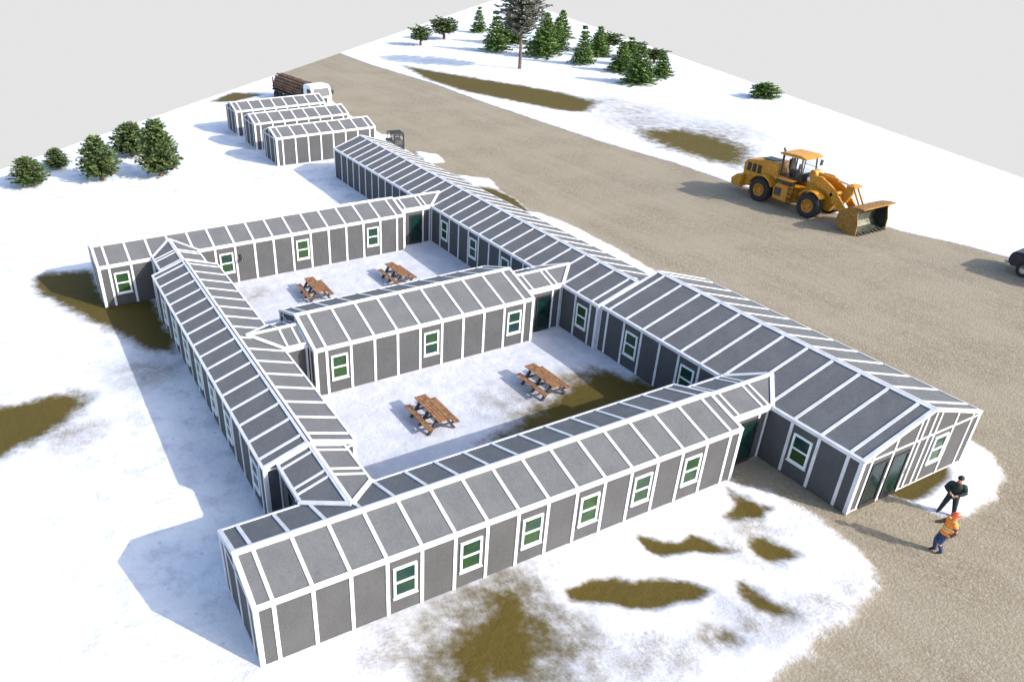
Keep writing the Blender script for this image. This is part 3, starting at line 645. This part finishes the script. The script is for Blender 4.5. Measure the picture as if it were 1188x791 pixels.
def log_truck():
    root = empty('log_truck', (-76.1, 29.6, -.05), R(6), 'log truck with a white cab and a load of brown logs behind the sheds', 'truck')
    fr = MB(); fr.box(-5.6, 5.2, -.45, .45, .75, 1.0); fr.box(-5.6, 3.0, -1.2, 1.2, 1.0, 1.12)
    for x in (-5.2, -2.5, .2, 2.6): fr.box(x, x+.14, -1.25, 1.25, 1.12, 1.28)
    fr.build('chassis', M['darkgrey'], root)
    for x in (-5.1, -2.4, .3, 2.75):
        for s in (-1, 1):
            b = MB(); b.box(x-.05, x+.07, s*1.22-.05, s*1.22+.05, 1.12, 2.55); b.build('stake', M['black'], root)
    rnd = random.Random(3); rows = [(9, 1.4), (8, 1.68), (8, 1.96), (7, 2.24), (5, 2.5), (3, 2.72)]
    for n, z in rows:
        for k in range(n):
            y = (k-(n-1)/2)*.262; r = .13+rnd.uniform(-.02, .015); m = MB(); x0 = -5.5+rnd.uniform(-.3, .2); x1 = 2.95+rnd.uniform(-.25, .1)
            m.tube([(x0, y, z+rnd.uniform(-.03, .03)), ((x0+x1)/2, y+rnd.uniform(-.03, .03), z+rnd.uniform(-.03, .03)), (x1, y, z)], [r, r*.95, r*.85], 9, 0, False)
            nv = len(m.v); m.add([m.v[i] for i in range(9)], [tuple(range(9))], 1); m.add([m.v[i] for i in range(nv-9, nv)], [tuple(range(9))], 1)
            lg = m.build('log', [M['bark'] if rnd.random() < .7 else M['bark2'], M['logend']], root, True)
    cb = MB(); cb.prism([(3.25, .95), (5.5, .7), (5.62, .9), (5.62, 1.75), (5.3, 2.75), (5.0, 2.95), (3.4, 2.95), (3.25, 2.8)], -1.22, 1.22); cab = cb.build('cab', M['truckwhite'], root, bevel=.08)
    ws = MB(); ws.add([(5.64, -1.02, 1.8), (5.64, 1.02, 1.8), (5.345, .98, 2.66), (5.345, -.98, 2.66), (5.62, -1.02, 1.79), (5.62, 1.02, 1.79), (5.325, .98, 2.65), (5.325, -.98, 2.65)], [(0, 1, 2, 3), (7, 6, 5, 4), (0, 4, 5, 1), (1, 5, 6, 2), (2, 6, 7, 3), (3, 7, 4, 0)]); ws.build('windscreen', M['autoglass'], root)
    for s in (-1, 1):
        w = MB(); w.prism([(4.2, 1.85), (5.35, 1.85), (5.1, 2.55), (4.2, 2.55)], s*1.215, s*1.24); w.build('side_window', M['autoglass'], root)
        l = MB(); l.box(5.6, 5.66, s*.9-.2, s*.9+.2, 1.0, 1.2); l.build('headlight', M['light'], root)
        mr = MB(); mr.box(5.3, 5.38, s*1.5-.1, s*1.5+.1, 1.85, 2.35); mr.tube([(5.3, s*1.2, 2.3), (5.34, s*1.5, 2.3)], .02, 6); mr.build('mirror', M['black'], root)
    gr = MB(); gr.box(5.62, 5.65, -.6, .6, 1.05, 1.6); gr.build('grille', M['black'], root)
    bm_ = MB(); bm_.box(5.5, 5.72, -1.22, 1.22, .55, .85); bm_.build('bumper', M['chrome'], root, bevel=.03)
    for x in (4.6, -1.0, -2.2, -3.6, -4.8):
        for s in (-1, 1): wheel(root, (x, s*1.02, .5), .5, .34, M['darkgrey'], side=s)
M['bark2'] = simple('log_bark_red', (.25, .11, .05), .85, var=.4, scale=4.)
log_truck()

def forklift():
    root = empty('forklift', (-49.6, 29.2, -.05), R(-12), 'dark forklift with an open cage parked behind the long hall', 'forklift')
    b = MB(); b.prism([(-1.15, .3), (.6, .25), (.7, .7), (.3, .85), (-.2, .85), (-.3, 1.35), (-1.1, 1.45), (-1.2, 1.2)], -.58, .58); b.build('body', M['darkgrey'], root, bevel=.05)
    for x in (-.75, .55):
        for s in (-1, 1): wheel(root, (x, s*.5, .3), .3, .22, M['steel'], side=s)
    c_ = MB()
    for s in (-1, 1):
        c_.tube([(-.95, s*.5, 1.0), (-.8, s*.5, 2.1), (.35, s*.5, 2.15), (.6, s*.5, .6)], .045, 8)
    for k in range(6): c_.box(-.8+k*.22, -.75+k*.22, -.5, .5, 2.1, 2.15)
    c_.build('roll_cage', M['black'], root)
    m = MB()
    for s in (-1, 1): m.box(.8, .92, s*.36-.06, s*.36+.06, .1, 2.2); 
    for z in (.3, 1.2, 2.1): m.box(.82, .9, -.36, .36, z, z+.1)
    m.build('mast', M['black'], root)
    for s in (-1, 1):
        f = MB(); f.box(.95, 1.0, s*.28-.06, s*.28+.06, .08, .6); f.box(.95, 2.0, s*.28-.06, s*.28+.06, .06, .1); f.build('fork', M['steel'], root)
    s_ = MB(); s_.box(-.35, .1, -.25, .25, .76, .9); s_.box(-.42, -.32, -.25, .25, .9, 1.35); s_.build('seat', M['black'], root, bevel=.03)
    l = MB(); l.box(.6, .66, -.42, -.3, 1.75, 1.87); l.build('headlight', M['light'], root); l = MB(); l.box(.6, .66, .3, .42, 1.75, 1.87); l.build('headlight', M['light'], root)
forklift(); bpy.data.objects['forklift'].scale = (1.2, 1.2, 1.05)

def suv():
    root = empty('parked_car', (-4.6, 52.5, -.04), math.pi+R(4), 'dark blue car at the right edge, on the far side of the gravel road', 'car')
    b = MB(); b.prism([(-2.3, .45), (2.25, .4), (2.35, .55), (2.33, .95), (2.2, 1.1), (1.1, 1.18), (-2.2, 1.2), (-2.35, 1.0)], -.93, .93); b.build('body', M['carpaint'], root, bevel=.07)
    t = MB(); t.prism([(1.05, 1.15), (.45, 1.75), (.25, 1.8), (-1.95, 1.78), (-2.2, 1.2)], -.8, .8); t.build('cabin', M['carpaint'], root, bevel=.06)
    ws = MB(); ws.add([(1.04, -.7, 1.2), (1.04, .7, 1.2), (.5, .66, 1.73), (.5, -.66, 1.73), (1.0, -.7, 1.18), (1.0, .7, 1.18), (.45, .66, 1.7), (.45, -.66, 1.7)], [(0, 1, 2, 3), (7, 6, 5, 4), (0, 4, 5, 1), (1, 5, 6, 2), (2, 6, 7, 3), (3, 7, 4, 0)]); ws.build('windscreen', M['autoglass'], root)
    for s in (-1, 1):
        for x0, x1, xt in ((-.55, .75, .35), (-1.8, -.65, -.65)):
            w = MB(); w.prism([(x0, 1.25), (x1, 1.25), (xt, 1.68), (x0, 1.68)], s*.795, s*.815); w.build('side_window', M['autoglass'], root)
        l = MB(); l.lathe([(0, .03), (.1, .03), (.11, 0)], (2.34, s*.68, .8), 'x', 14); l.build('headlight', M['light'], root)
        d = MB(); d.box(-.6, .8, s*.93, s*.937, .5, 1.12); d.box(-.58, -.6, s*.93, s*.945, .5, 1.12); d.build('door', M['carpaint'], root)
        mr = MB(); mr.box(.85, .95, s*1.02-.1, s*1.02+.1, 1.15, 1.33); mr.build('mirror', M['black'], root, bevel=.02)
        for x in (1.45, -1.45): wheel(root, (x, s*.84, .38), .38, .26, M['chrome'], side=s)
    bp = MB(); bp.box(2.3, 2.48, -.9, .9, .42, .62); bp.build('bumper', M['chrome'], root, bevel=.03)
    g = MB()
    for k in range(7): g.box(2.35, 2.37, -.42+k*.12, -.36+k*.12, .68, .92)
    g.build('grille', M['black'], root)
suv(); bpy.data.objects['parked_car'].scale = (1.15, 1.15, 1.28)

# ------------------------------------------------------------------ people
def skin_shape(name, J, E, mat, parent, root_v, sub=2):
    me = bpy.data.meshes.new(name); ks = list(J); ix = {k: i for i, k in enumerate(ks)}
    me.from_pydata([J[k][0] for k in ks], [(ix[a], ix[b]) for a, b in E], [])
    o = bpy.data.objects.new(name, me); col.objects.link(o)
    md = o.modifiers.new('s', 'SKIN'); md.use_smooth_shade = True; md.branch_smoothing = .4
    for i, k in enumerate(ks):
        r = J[k][1]; sv = me.skin_vertices[0].data[i]; sv.radius = r if isinstance(r, tuple) else (r, r); sv.use_root = (k == root_v)
    ss = o.modifiers.new('u', 'SUBSURF'); ss.levels = sub; ss.render_levels = sub
    bpy.context.view_layer.update()
    dg = bpy.context.evaluated_depsgraph_get(); m2 = bpy.data.meshes.new_from_object(o.evaluated_get(dg), depsgraph=dg)
    m2.materials.clear(); m2.materials.append(mat); m2.polygons.foreach_set('use_smooth', [True]*len(m2.polygons))
    o.modifiers.clear(); o.data = m2; bpy.data.meshes.remove(me); o.parent = parent; return o
def person(loc, rz, pose, outfit, label):
    """local: faces +X, left side +Y"""
    root = empty('person', loc, rz, label, 'person')
    J = dict(pose); E = [('pel', 'waist'), ('waist', 'chest'), ('chest', 'neck'), ('neck', 'head0'), ('head0', 'head1'), ('head1', 'head2')]
    for s in 'lr':
        E += [('chest', s+'sh'), (s+'sh', s+'el'), (s+'el', s+'wr'), (s+'wr', s+'pa'), ('pel', s+'hip'), (s+'hip', s+'kn'), (s+'kn', s+'an'), (s+'an', s+'to')]
        w = Vector(J[s+'wr'][0]); p = Vector(J[s+'pa'][0]); d = (p-w).normalized(); sd = d.cross(Vector((0, 0, 1)))
        sd = sd.normalized() if sd.length > .1 else Vector((1, 0, 0)); cu = Vector((0, 0, -1))
        for i, (off, ln) in enumerate(((-.03, .070), (-.01, .082), (.01, .076), (.03, .06))):
            a, b, c_ = f'{s}f{i}a', f'{s}f{i}b', f'{s}f{i}c'
            J[a] = (tuple(p+sd*off+d*.025), .0095); J[b] = (tuple(p+sd*off+d*(.025+ln*.5)+cu*.008), .009); J[c_] = (tuple(p+sd*off+d*(.025+ln)+cu*.03), .0075)
            E += [(s+'pa', a), (a, b), (b, c_)]
        k = 1 if s == 'l' else -1
        J[s+'ta'] = (tuple(w+d*.035+sd*.034*-k), .011); J[s+'tb'] = (tuple(w+d*.075+sd*.055*-k+cu*.01), .009); E += [(s+'wr', s+'ta'), (s+'ta', s+'tb')]
    body = skin_shape('body', J, E, M['skin'], root, 'pel')
    h = Vector(J['head1'][0]); 
    def ell(name, c_, r, mat, parent, zmin=-2, T=None):
        bm = bmesh.new(); bmesh.ops.create_uvsphere(bm, u_segments=20, v_segments=14, radius=1)
        bmesh.ops.delete(bm, geom=[v for v in bm.verts if v.co.z < zmin], context='VERTS')
        for v in bm.verts: v.co = Vector((v.co.x*r[0], v.co.y*r[1], v.co.z*r[2]))+Vector(c_)
        me = bpy.data.meshes.new(name); bm.to_mesh(me); bm.free(); me.materials.append(mat); me.polygons.foreach_set('use_smooth', [True]*len(me.polygons))
        o = bpy.data.objects.new(name, me); col.objects.link(o); o.parent = parent; return o
    ell('nose', h+Vector((.105, 0, -.01)), (.022, .016, .028), M['skin'], root)
    for s in (-1, 1):
        ell('eye', h+Vector((.092, s*.033, .02)), (.012, .014, .009), M['black'], root); ell('ear', h+Vector((0, s*.088, 0)), (.022, .012, .034), M['skin'], root)
    ell('mouth', h+Vector((.094, 0, -.055)), (.008, .026, .007), M['scarf'], root)
    ell('hair', h+Vector((-.014, 0, .022)), (.108, .094, .115), M['hair'], root, -.15)
    V = lambda k: Vector(J[k][0])
    def torso(m, g, hem, band=None):
        """elliptical rings from hem to collar following pelvis, waist, chest and neck"""
        pe, wa, ch, ne = V('pel'), V('waist'), V('chest'), V('neck')
        secs = [(pe+Vector((0, 0, hem)), .135, .175), (pe.lerp(wa, .3), .140, .178), (wa, .130, .165), (wa.lerp(ch, .5), .140, .180), (ch, .142, .205), (ch.lerp(ne, .3), .135, .222), (ch.lerp(ne, .52), .115, .205), (ch.lerp(ne, .72), .085, .13), (ch.lerp(ne, .95), .07, .075), (ch.lerp(ne, 1.1), .062, .066)]
        n = 22; o = len(m.v); vs = []; fs = []
        for c_, rx, ry in secs:
            for k in range(n):
                a = 2*math.pi*k/n; w_ = 1+.025*math.sin(5*a+c_.z*23)+.015*math.sin(9*a-c_.z*40); vs.append(c_+Vector(((rx+g)*w_*math.cos(a), (ry+g)*w_*math.sin(a), 0)))
        for q in range(len(secs)-1): fs += [(q*n+k, q*n+(k+1) % n, (q+1)*n+(k+1) % n, (q+1)*n+k) for k in range(n)]
        fs += [tuple(reversed(range(n))), tuple(range((len(secs)-1)*n, len(secs)*n))]
        m.add(vs, fs, 0)
    def limb(m, keys, rads, n=14):
        pts = [V(k) if isinstance(k, str) else k for k in keys]; P_, R2 = [], []
        for q in range(len(pts)-1):
            for f in (0, .33, .66): P_.append(pts[q].lerp(pts[q+1], f)); R2.append((rads[q]*(1-f)+rads[q+1]*f)*(1+.04*math.sin(q*3+f*11)))
        P_.append(pts[-1]); R2.append(rads[-1])
        for q in range(1, len(P_)-1):
            P_[q] = P_[q]*.8+(P_[q-1]+P_[q+1])*.1
        m.tube(P_, R2, n)
    b_ = outfit.get('bulk', .0); jm = MB(); torso(jm, b_*.8, -.06)
    for s in 'lr':
        sh = V(s+'sh'); inn_ = sh.lerp(V('chest'), .45)+Vector((0, 0, .01)); cuff = V(s+'wr').lerp(V(s+'el'), .10)
        limb(jm, [inn_, s+'sh', s+'el', cuff], [.07+b_*.5, .08+b_, .070+b_*.9, .046+b_*.7])
    jm.build(outfit['top'][0], outfit['top'][1], root, True)
    if 'vest' in outfit:
        vm = MB(); torso(vm, .022, -.05)
        for s in 'lr':
            sh = V(s+'sh'); limb(vm, [sh.lerp(V('chest'), .5), sh, sh.lerp(V(s+'el'), .28)], [.085, .095, .085])
        v = vm.build('vest', M['vest'], root, True)
        for f in (0., .45):
            c_ = V('waist').lerp(V('chest'), f); b = MB(); b.lathe([(1.0, -.028), (1.015, -.02), (1.015, .02), (1.0, .028)], (0, 0, 0), 'z', 28); rx, ry = (.168, .205) if f == 0 else (.176, .218)
            b.v = [(x*rx+c_.x, y*ry+c_.y, z+c_.z) for x, y, z in b.v]; b.build('reflective_band', M['vesttrim'], v, True)
    tm = MB(); n = 22; secs = [(V('pel')+Vector((0, 0, .10)), .128, .165), (V('pel'), .135, .178), (V('pel')+Vector((0, 0, -.09)), .13, .178), (V('pel')+Vector((0, 0, -.15)), .10, .15)]
    vs = [c_+Vector((rx*math.cos(2*math.pi*k/n), ry*math.sin(2*math.pi*k/n), 0)) for c_, rx, ry in secs for k in range(n)]
    tm.add(vs, [(q*n+k, q*n+(k+1) % n, (q+1)*n+(k+1) % n, (q+1)*n+k) for q in range(3) for k in range(n)]+[tuple(reversed(range(n))), tuple(range(3*n, 4*n))])
    for s in 'lr':
        limb(tm, [V(s+'hip')+Vector((0, 0, -.01)), s+'kn', V(s+'an').lerp(V(s+'kn'), .02)], [.108, .082, .066])
    tm.build('trousers', outfit['legs'], root, True)
    for s in 'lr':
        a = Vector(J[s+'an'][0]); t_ = Vector(J[s+'to'][0]); d = Vector((t_.x-a.x, t_.y-a.y, 0)).normalized()
        bj = {'u': (tuple(a+Vector((0, 0, .09))), .062), 'a': (tuple(a+Vector((0, 0, -.03))), .06), 'h': (tuple(Vector((a.x, a.y, max(.05, a.z-.06)))-d*.03), .05), 'm': (tuple(t_-d*.05+Vector((0, 0, .02))), (.05, .055)), 't': (tuple(t_+d*.04+Vector((0, 0, .005))), (.036, .045))}
        skin_shape('boot', bj, [('u', 'a'), ('a', 'h'), ('a', 'm'), ('m', 't')], M['boots'], root, 'a')
    if outfit['hat'] == 'helmet':
        hc = ell('hard_hat', h+Vector((-.005, 0, .055)), (.135, .118, .125), M['helmet'], root, -.02)
        b = MB(); b.lathe([(.1, .0), (1.0, -.0), (1.0, .05), (.8, .08)], (0, 0, 0), 'z', 28); b.v = [(x*.165+h.x+.012, y*.135+h.y, z*.25+h.z+.045) for x, y, z in b.v]; b.build('brim', M['helmet'], hc, True)
    else:
        hc = ell('knit_hat', h+Vector((-.006, 0, .045)), (.122, .108, .115), M['hat'], root, -.1)
        sc = ell('collar', Vector(J['neck'][0])+Vector((0, 0, .01)), (.085, .092, .045), M['scarf'], root)
    return root
base = {'pel': ((0, 0, .95), (.125, .15)), 'waist': ((.005, 0, 1.10), (.115, .14)), 'chest': ((0, 0, 1.34), (.13, .16)), 'neck': ((.01, 0, 1.52), .052), 'head0': ((.02, 0, 1.60), .07), 'head1': ((.025, 0, 1.685), (.088, .098)), 'head2': ((.015, 0, 1.76), (.07, .08))}
stand = dict(base)
for s, k in (('l', 1), ('r', -1)):
    stand.update({s+'sh': ((-.01, k*.19, 1.42), .062), s+'el': ((.02, k*.31, 1.19), .048), s+'wr': ((.22, k*.12, 1.10), .03), s+'pa': ((.275, k*.045, 1.08), (.03, .04)),
                  s+'hip': ((0, k*.10, .90), .092), s+'kn': ((.02, k*.17, .50), .075), s+'an': ((-.01, k*.235, .10), .05), s+'to': ((.12, k*.27, .045), (.03, .04))})
point = dict(base)
point.update({'pel': ((-.05, 0, .95), (.12, .145)), 'waist': ((-.07, 0, 1.10), (.112, .135)), 'chest': ((-.11, 0, 1.33), (.128, .155)), 'neck': ((-.14, 0, 1.50), .052), 'head0': ((-.14, 0, 1.58), .07), 'head1': ((-.14, 0, 1.665), (.088, .098)), 'head2': ((-.15, 0, 1.74), (.07, .08)),
    'lsh': ((-.12, .19, 1.40), .06), 'lel': ((-.22, .26, 1.14), .046), 'lwr': ((-.06, .27, .93), .03), 'lpa': ((-.04, .26, .86), (.03, .04)),
    'rsh': ((-.10, -.19, 1.40), .06), 'rel': ((.09, -.25, 1.20), .046), 'rwr': ((.33, -.2, 1.22), .03), 'rpa': ((.41, -.19, 1.22), (.03, .04)),
    'lhip': ((-.03, .09, .90), .09), 'lkn': ((.05, .09, .50), .062), 'lan': ((-.12, .10, .12), .042), 'lto': ((.02, .11, .05), (.03, .04)),
    'rhip': ((-.02, -.09, .90), .095), 'rkn': ((.10, -.09, .51), .07), 'ran': ((.02, -.09, .10), .045), 'rto': ((.17, -.1, .045), (.03, .04))})
person((5.28, 25.15, -.06), R(-68), stand, {'top': ('jacket', M['jacket']), 'legs': M['trousers'], 'hat': 'cap', 'bulk': .026}, 'person in dark jacket and black hat standing with feet apart by the hall end')
person((6.35, 22.85, -.06), R(-125), point, {'top': ('shirt', M['shirt']), 'vest': 1, 'legs': M['jeans'], 'hat': 'helmet'}, 'person in orange vest, orange hard hat and jeans on the gravel, one arm held forward')

# ------------------------------------------------------------------ trees
def conifer_mesh(seed, h, rad, base_z, shape, clump, n_whorl, nb, mat, dens=1., trunk_r=.12, droop=.15):
    """returns (trunk mesh obj, crown mesh obj) ; needle sprays set along real branches"""
    rnd = random.Random(seed); tr = MB()
    bend = [(rnd.uniform(-.02, .02)*h*t, rnd.uniform(-.02, .02)*h*t) for t in (0, .33, .66, 1)]
    zs = [-.2, h*.33, h*.66, h*.97]
    tr.tube([(bend[i][0], bend[i][1], zs[i]) for i in range(4)], [trunk_r*1.25, trunk_r*.85, trunk_r*.5, trunk_r*.12], 8)
    cr = MB()
    def axis(z):
        t = max(0, min(.999, z/h))*3; i = int(t); f = t-i; return bend[i][0]*(1-f)+bend[min(3, i+1)][0]*f, bend[i][1]*(1-f)+bend[min(3, i+1)][1]*f
    for w in range(n_whorl):
        t = (w+rnd.uniform(-.3, .3))/n_whorl; t = max(0, t); z = base_z+(h*.99-base_z)*t
        rr = rad*shape(t); ax, ay = axis(z); k = max(3, int(nb*(.5+.5*shape(t)))); a0 = rnd.uniform(0, 6.28)
        for b in range(k):
            if rnd.random() > dens: continue
            a = a0+2*math.pi*b/k+rnd.uniform(-.3, .3); ln = rr*rnd.uniform(.62, 1.12); up = .25*t-droop+rnd.uniform(-.08, .1)
            p0 = Vector((ax, ay, z)); d = Vector((math.cos(a), math.sin(a), up)).normalized(); end = p0+d*ln+Vector((0, 0, .08*ln))
            tr.tube([p0, p0+d*ln*.9], [trunk_r*.16*(1-t*.6), trunk_r*.04], 4, 0, False)
            steps = max(2, int(ln/(clump*.45)))
            for s in range(1, steps+1):
                f = s/steps; c_ = p0.lerp(end, f)+Vector((rnd.gauss(0, .06), rnd.gauss(0, .06), rnd.gauss(0, .06)))*clump*2
                tone = max(0, min(1, rnd.gauss(.45, .22)))
                for q in range(5):
                    aa = a+rnd.uniform(-1.2, 1.2); dd = Vector((math.cos(aa), math.sin(aa), rnd.uniform(-.35, .75))).normalized()
                    L_ = clump*rnd.uniform(.6, 1.15); sd = dd.cross(Vector((rnd.uniform(-1, 1), rnd.uniform(-1, 1), 1))).normalized()*clump*rnd.uniform(.17, .30)
                    cr.add([c_-dd*L_*.3, c_+sd+dd*L_*.25, c_+dd*L_*.8, c_-sd+dd*L_*.2], [(0, 1, 2, 3)], 0, tone+rnd.uniform(-.15, .15))
    return tr, cr
def cone(t): return (1-t)**.8*(.9+.1*math.cos(t*40))
def conc(t): return (1-t)**1.15*(.92+.08*math.cos(t*40))+.05
def full(t): return (min(1, .75+t*1.6) if t < .15 else 1)*(1-max(0, t-.15)/.85)**.55
def pine(t): return .45+.55*math.sin(math.pi*min(1, t*1.05))**.7
PR = {}
def proto(k, **kw):
    PR[k] = kw
def tree(kind, x, y, h, label, group, wide=1., rz=0., z=0.):
    kw = PR[kind]
    if 'objs' not in kw:
        tr, cr = conifer_mesh(**{a: b for a, b in kw.items() if a not in ('name',)})
        root = empty(kw.get('name', 'conifer')); tr.build('trunk', M['trunk'], root, True); cr.build('crown', M[kw['mat']], root); kw['objs'] = root
    else: root = copy_tree(kw['objs'])
    s = h/kw['h']; root.location = (x, y, z-.02); root.rotation_euler = (0, 0, rz); root.scale = (s*wide, s*wide, s); tag(root, label, 'tree', group); return root
proto('dense', seed=1, h=5., rad=1.85, base_z=.6, shape=full, clump=.40, n_whorl=19, nb=16, mat='needles', trunk_r=.15, droop=.0)
proto('dense2', seed=8, h=5., rad=1.9, base_z=.65, shape=full, clump=.40, n_whorl=18, nb=15, mat='needles', trunk_r=.15, droop=-.05)
proto('spruce', seed=2, h=7., rad=3.1, base_z=.45, shape=conc, clump=.58, n_whorl=17, nb=15, mat='bright', trunk_r=.13, droop=.10)
proto('slim', seed=3, h=6., rad=2.0, base_z=.35, shape=conc, clump=.5, n_whorl=17, nb=13, mat='bright', trunk_r=.1, droop=.08)
proto('sparse', seed=4, h=12., rad=3.3, base_z=4.6, shape=pine, clump=.55, n_whorl=24, nb=12, mat='greyneedle', dens=.85, trunk_r=.2, droop=.05)
proto('low', seed=5, h=3.2, rad=2.2, base_z=1.0, shape=pine, clump=.42, n_whorl=10, nb=13, mat='needles', dens=.9, trunk_r=.2, droop=.1)
proto('bush', seed=6, h=2.4, rad=2.3, base_z=.2, shape=full, clump=.42, n_whorl=9, nb=16, mat='bright', trunk_r=.12, droop=.05)
GL = 'dense green trees at the left edge of the snow'; GR_ = 'conifers on the snow across the road'
for a in [('dense', -53.3, 8.2, 4.9, 'tallest green tree at the left, nearest to the sheds', GL, 1.02, 0), ('dense2', -54.4, 3.4, 3.85, 'mid-height green tree at the left with another tree close behind on its right', GL, 1.2, 1.),
          ('dense2', -61.4, 7.2, 3.1, 'green tree half hidden behind the tallest tree at the left', GL, 1.75, 2.5), ('dense', -60.35, .5, 1.8, 'smallest green tree at the left edge', GL, 1.75, 4.),
          ('dense2', -55.6, -2.1, 2.45, 'low green tree leftmost in the picture', GL, 1.75, 5.)]: tree(a[0], a[1], a[2], a[3], a[4], a[5], a[6], a[7])
for a in [('sparse', -84.4, 66.9, 12.4, 'tall thin grey-green pine with a bare lower trunk near the top of the picture', 1.05, 0),
          ('spruce', -92.1, 76.7, 6.7, 'broad dark green spruce just right of the tall thin pine', 1.1, 1), ('slim', -83.2, 77.5, 5.6, 'slim pointed green spruce right of the tall thin pine', 1.05, 2),
          ('spruce', -67.3, 74.4, 4.9, 'full green spruce with wide low branches above the brown grass strip', 1.3, 3), ('low', -112.5, 65.2, 3.05, 'low green pine with a thick visible trunk, leftmost across the road', 1.05, 0),
          ('low', -117.2, 72.6, 3.6, 'small dark pine between the leftmost pine and the bright green tree', 1.15, 2), ('slim', -122.5, 83.3, 4.7, 'bright green tree left of the tall pine at the far edge', 1.15, 4),
          ('low', -93.0, 90.5, 2.6, 'dark small pine behind the slim spruce at the far edge', 1.5, 1), ('spruce', -75.5, 78.5, 4.2, 'green spruce behind and left of the full wide spruce', 1.3, 5),
          ('bush', -52.6, 81.6, 1.8, 'low green conifer alone on the right part of the far snow', 1.2, 2), ('slim', -103., 85., 5.0, 'dark green tree right behind the tall thin pine', 1.6, 3),
          ('low', -79., 88., 2.0, 'small dark pine between the slim spruce and the full wide spruce', 1.6, 3),
          ('slim', -100.5, 73.0, 6.4, 'narrow green spruce just left of the tall thin pine', 1.2, 1), ('spruce', -88.0, 84.5, 3.8, 'small bright spruce in the gap left of the slim pointed spruce', 1.2, 2),
          ('spruce', -91.0, 87.0, 4.2, 'dark spruce in the back row behind the slim pointed spruce', 1.3, 0), ('slim', -79.5, 83.5, 4.0, 'narrow spruce in the gap right of the slim pointed spruce', 1.6, 2),
          ('spruce', -69.5, 80.5, 3.3, 'small spruce peeking out behind the full wide spruce', 1.4, 1), ('slim', -106.5, 80.0, 6.2, 'slender spruce partly covered by the tall thin pine', 1.5, 3),
          ('low', -84.5, 88.5, 2.3, 'dark pine with visible trunk between two spruces at the far edge', 1.5, 4), ('spruce', -108.5, 92.5, 4.9, 'bright spruce at the far corner just behind the tall thin pine', 1.2, 2),
          ('slim', -96.5, 82.5, 5.2, 'tall green spruce tucked between two broader spruces behind the tall pine', 1.4, 5)]:
    tree(a[0], a[1], a[2], a[3], a[4], GR_, a[5], a[6])

# ------------------------------------------------------------------ light, sky, camera
EXPO = 1.13
sd = Vector((.84, .543, 0)).normalized(); el = R(28.6)
sun_dir = Vector((sd.x*math.cos(el), sd.y*math.cos(el), math.sin(el)))
sl = bpy.data.lights.new('sun', 'SUN'); sl.energy = 2.8; sl.angle = R(.5); sl.color = (1., .955, .89)
so = bpy.data.objects.new('sun', sl); col.objects.link(so); so.rotation_euler = (-sun_dir).to_track_quat('-Z', 'Y').to_euler(); so.location = (20, 20, 40)
w = bpy.data.worlds.new('World'); scn.world = w; w.use_nodes = True; nt = w.node_tree
for n in list(nt.nodes): nt.nodes.remove(n)
out = N(nt, 'ShaderNodeOutputWorld'); b1 = N(nt, 'ShaderNodeBackground'); b2 = N(nt, 'ShaderNodeBackground')
sk = N(nt, 'ShaderNodeTexSky'); sk.sky_type = 'NISHITA'; sk.sun_disc = False; sk.sun_elevation = el; sk.sun_rotation = math.atan2(sd.x, sd.y); sk.air_density = 1.; sk.dust_density = 2.
b1.inputs['Strength'].default_value = .15; L(nt, sk.outputs[0], b1.inputs['Color'])
g_ = .787/2**EXPO; b2.inputs['Color'].default_value = (g_, g_, g_, 1); b2.inputs['Strength'].default_value = 1.
tc = N(nt, 'ShaderNodeTexCoord'); sp = N(nt, 'ShaderNodeSeparateXYZ'); L(nt, tc.outputs['Generated'], sp.inputs[0])
mx = N(nt, 'ShaderNodeMixShader'); L(nt, maprange(nt, sp.outputs[2], -.03, .05), mx.inputs[0]); L(nt, b2.outputs[0], mx.inputs[1]); L(nt, b1.outputs[0], mx.inputs[2]); L(nt, mx.outputs[0], out.inputs[0])

cam = bpy.data.cameras.new('camera'); co = bpy.data.objects.new('camera', cam); col.objects.link(co)
ya, pi_, ro = R(62.59), R(30.318), R(-.121)
fwd = Vector((-math.sin(ya)*math.cos(pi_), math.cos(ya)*math.cos(pi_), -math.sin(pi_))); right = Vector((math.cos(ya), math.sin(ya), 0)); up = right.cross(fwd)
r2 = right*math.cos(ro)+up*math.sin(ro); u2 = -right*math.sin(ro)+up*math.cos(ro)
co.matrix_world = Matrix(((r2.x, u2.x, -fwd.x, 16.0), (r2.y, u2.y, -fwd.y, -3.157), (r2.z, u2.z, -fwd.z, 19.548), (0, 0, 0, 1)))
cam.sensor_width = 36; cam.lens = 36*898.242/1188; cam.shift_x = (594-478.435)/1188; cam.shift_y = (428.164-395.5)/1188
cam.clip_end = 2000; scn.camera = co
scn.view_settings.view_transform = 'Standard'; scn.view_settings.look = 'None'; scn.view_settings.exposure = EXPO; scn.view_settings.gamma = 1
scn.render.engine = 'CYCLES'
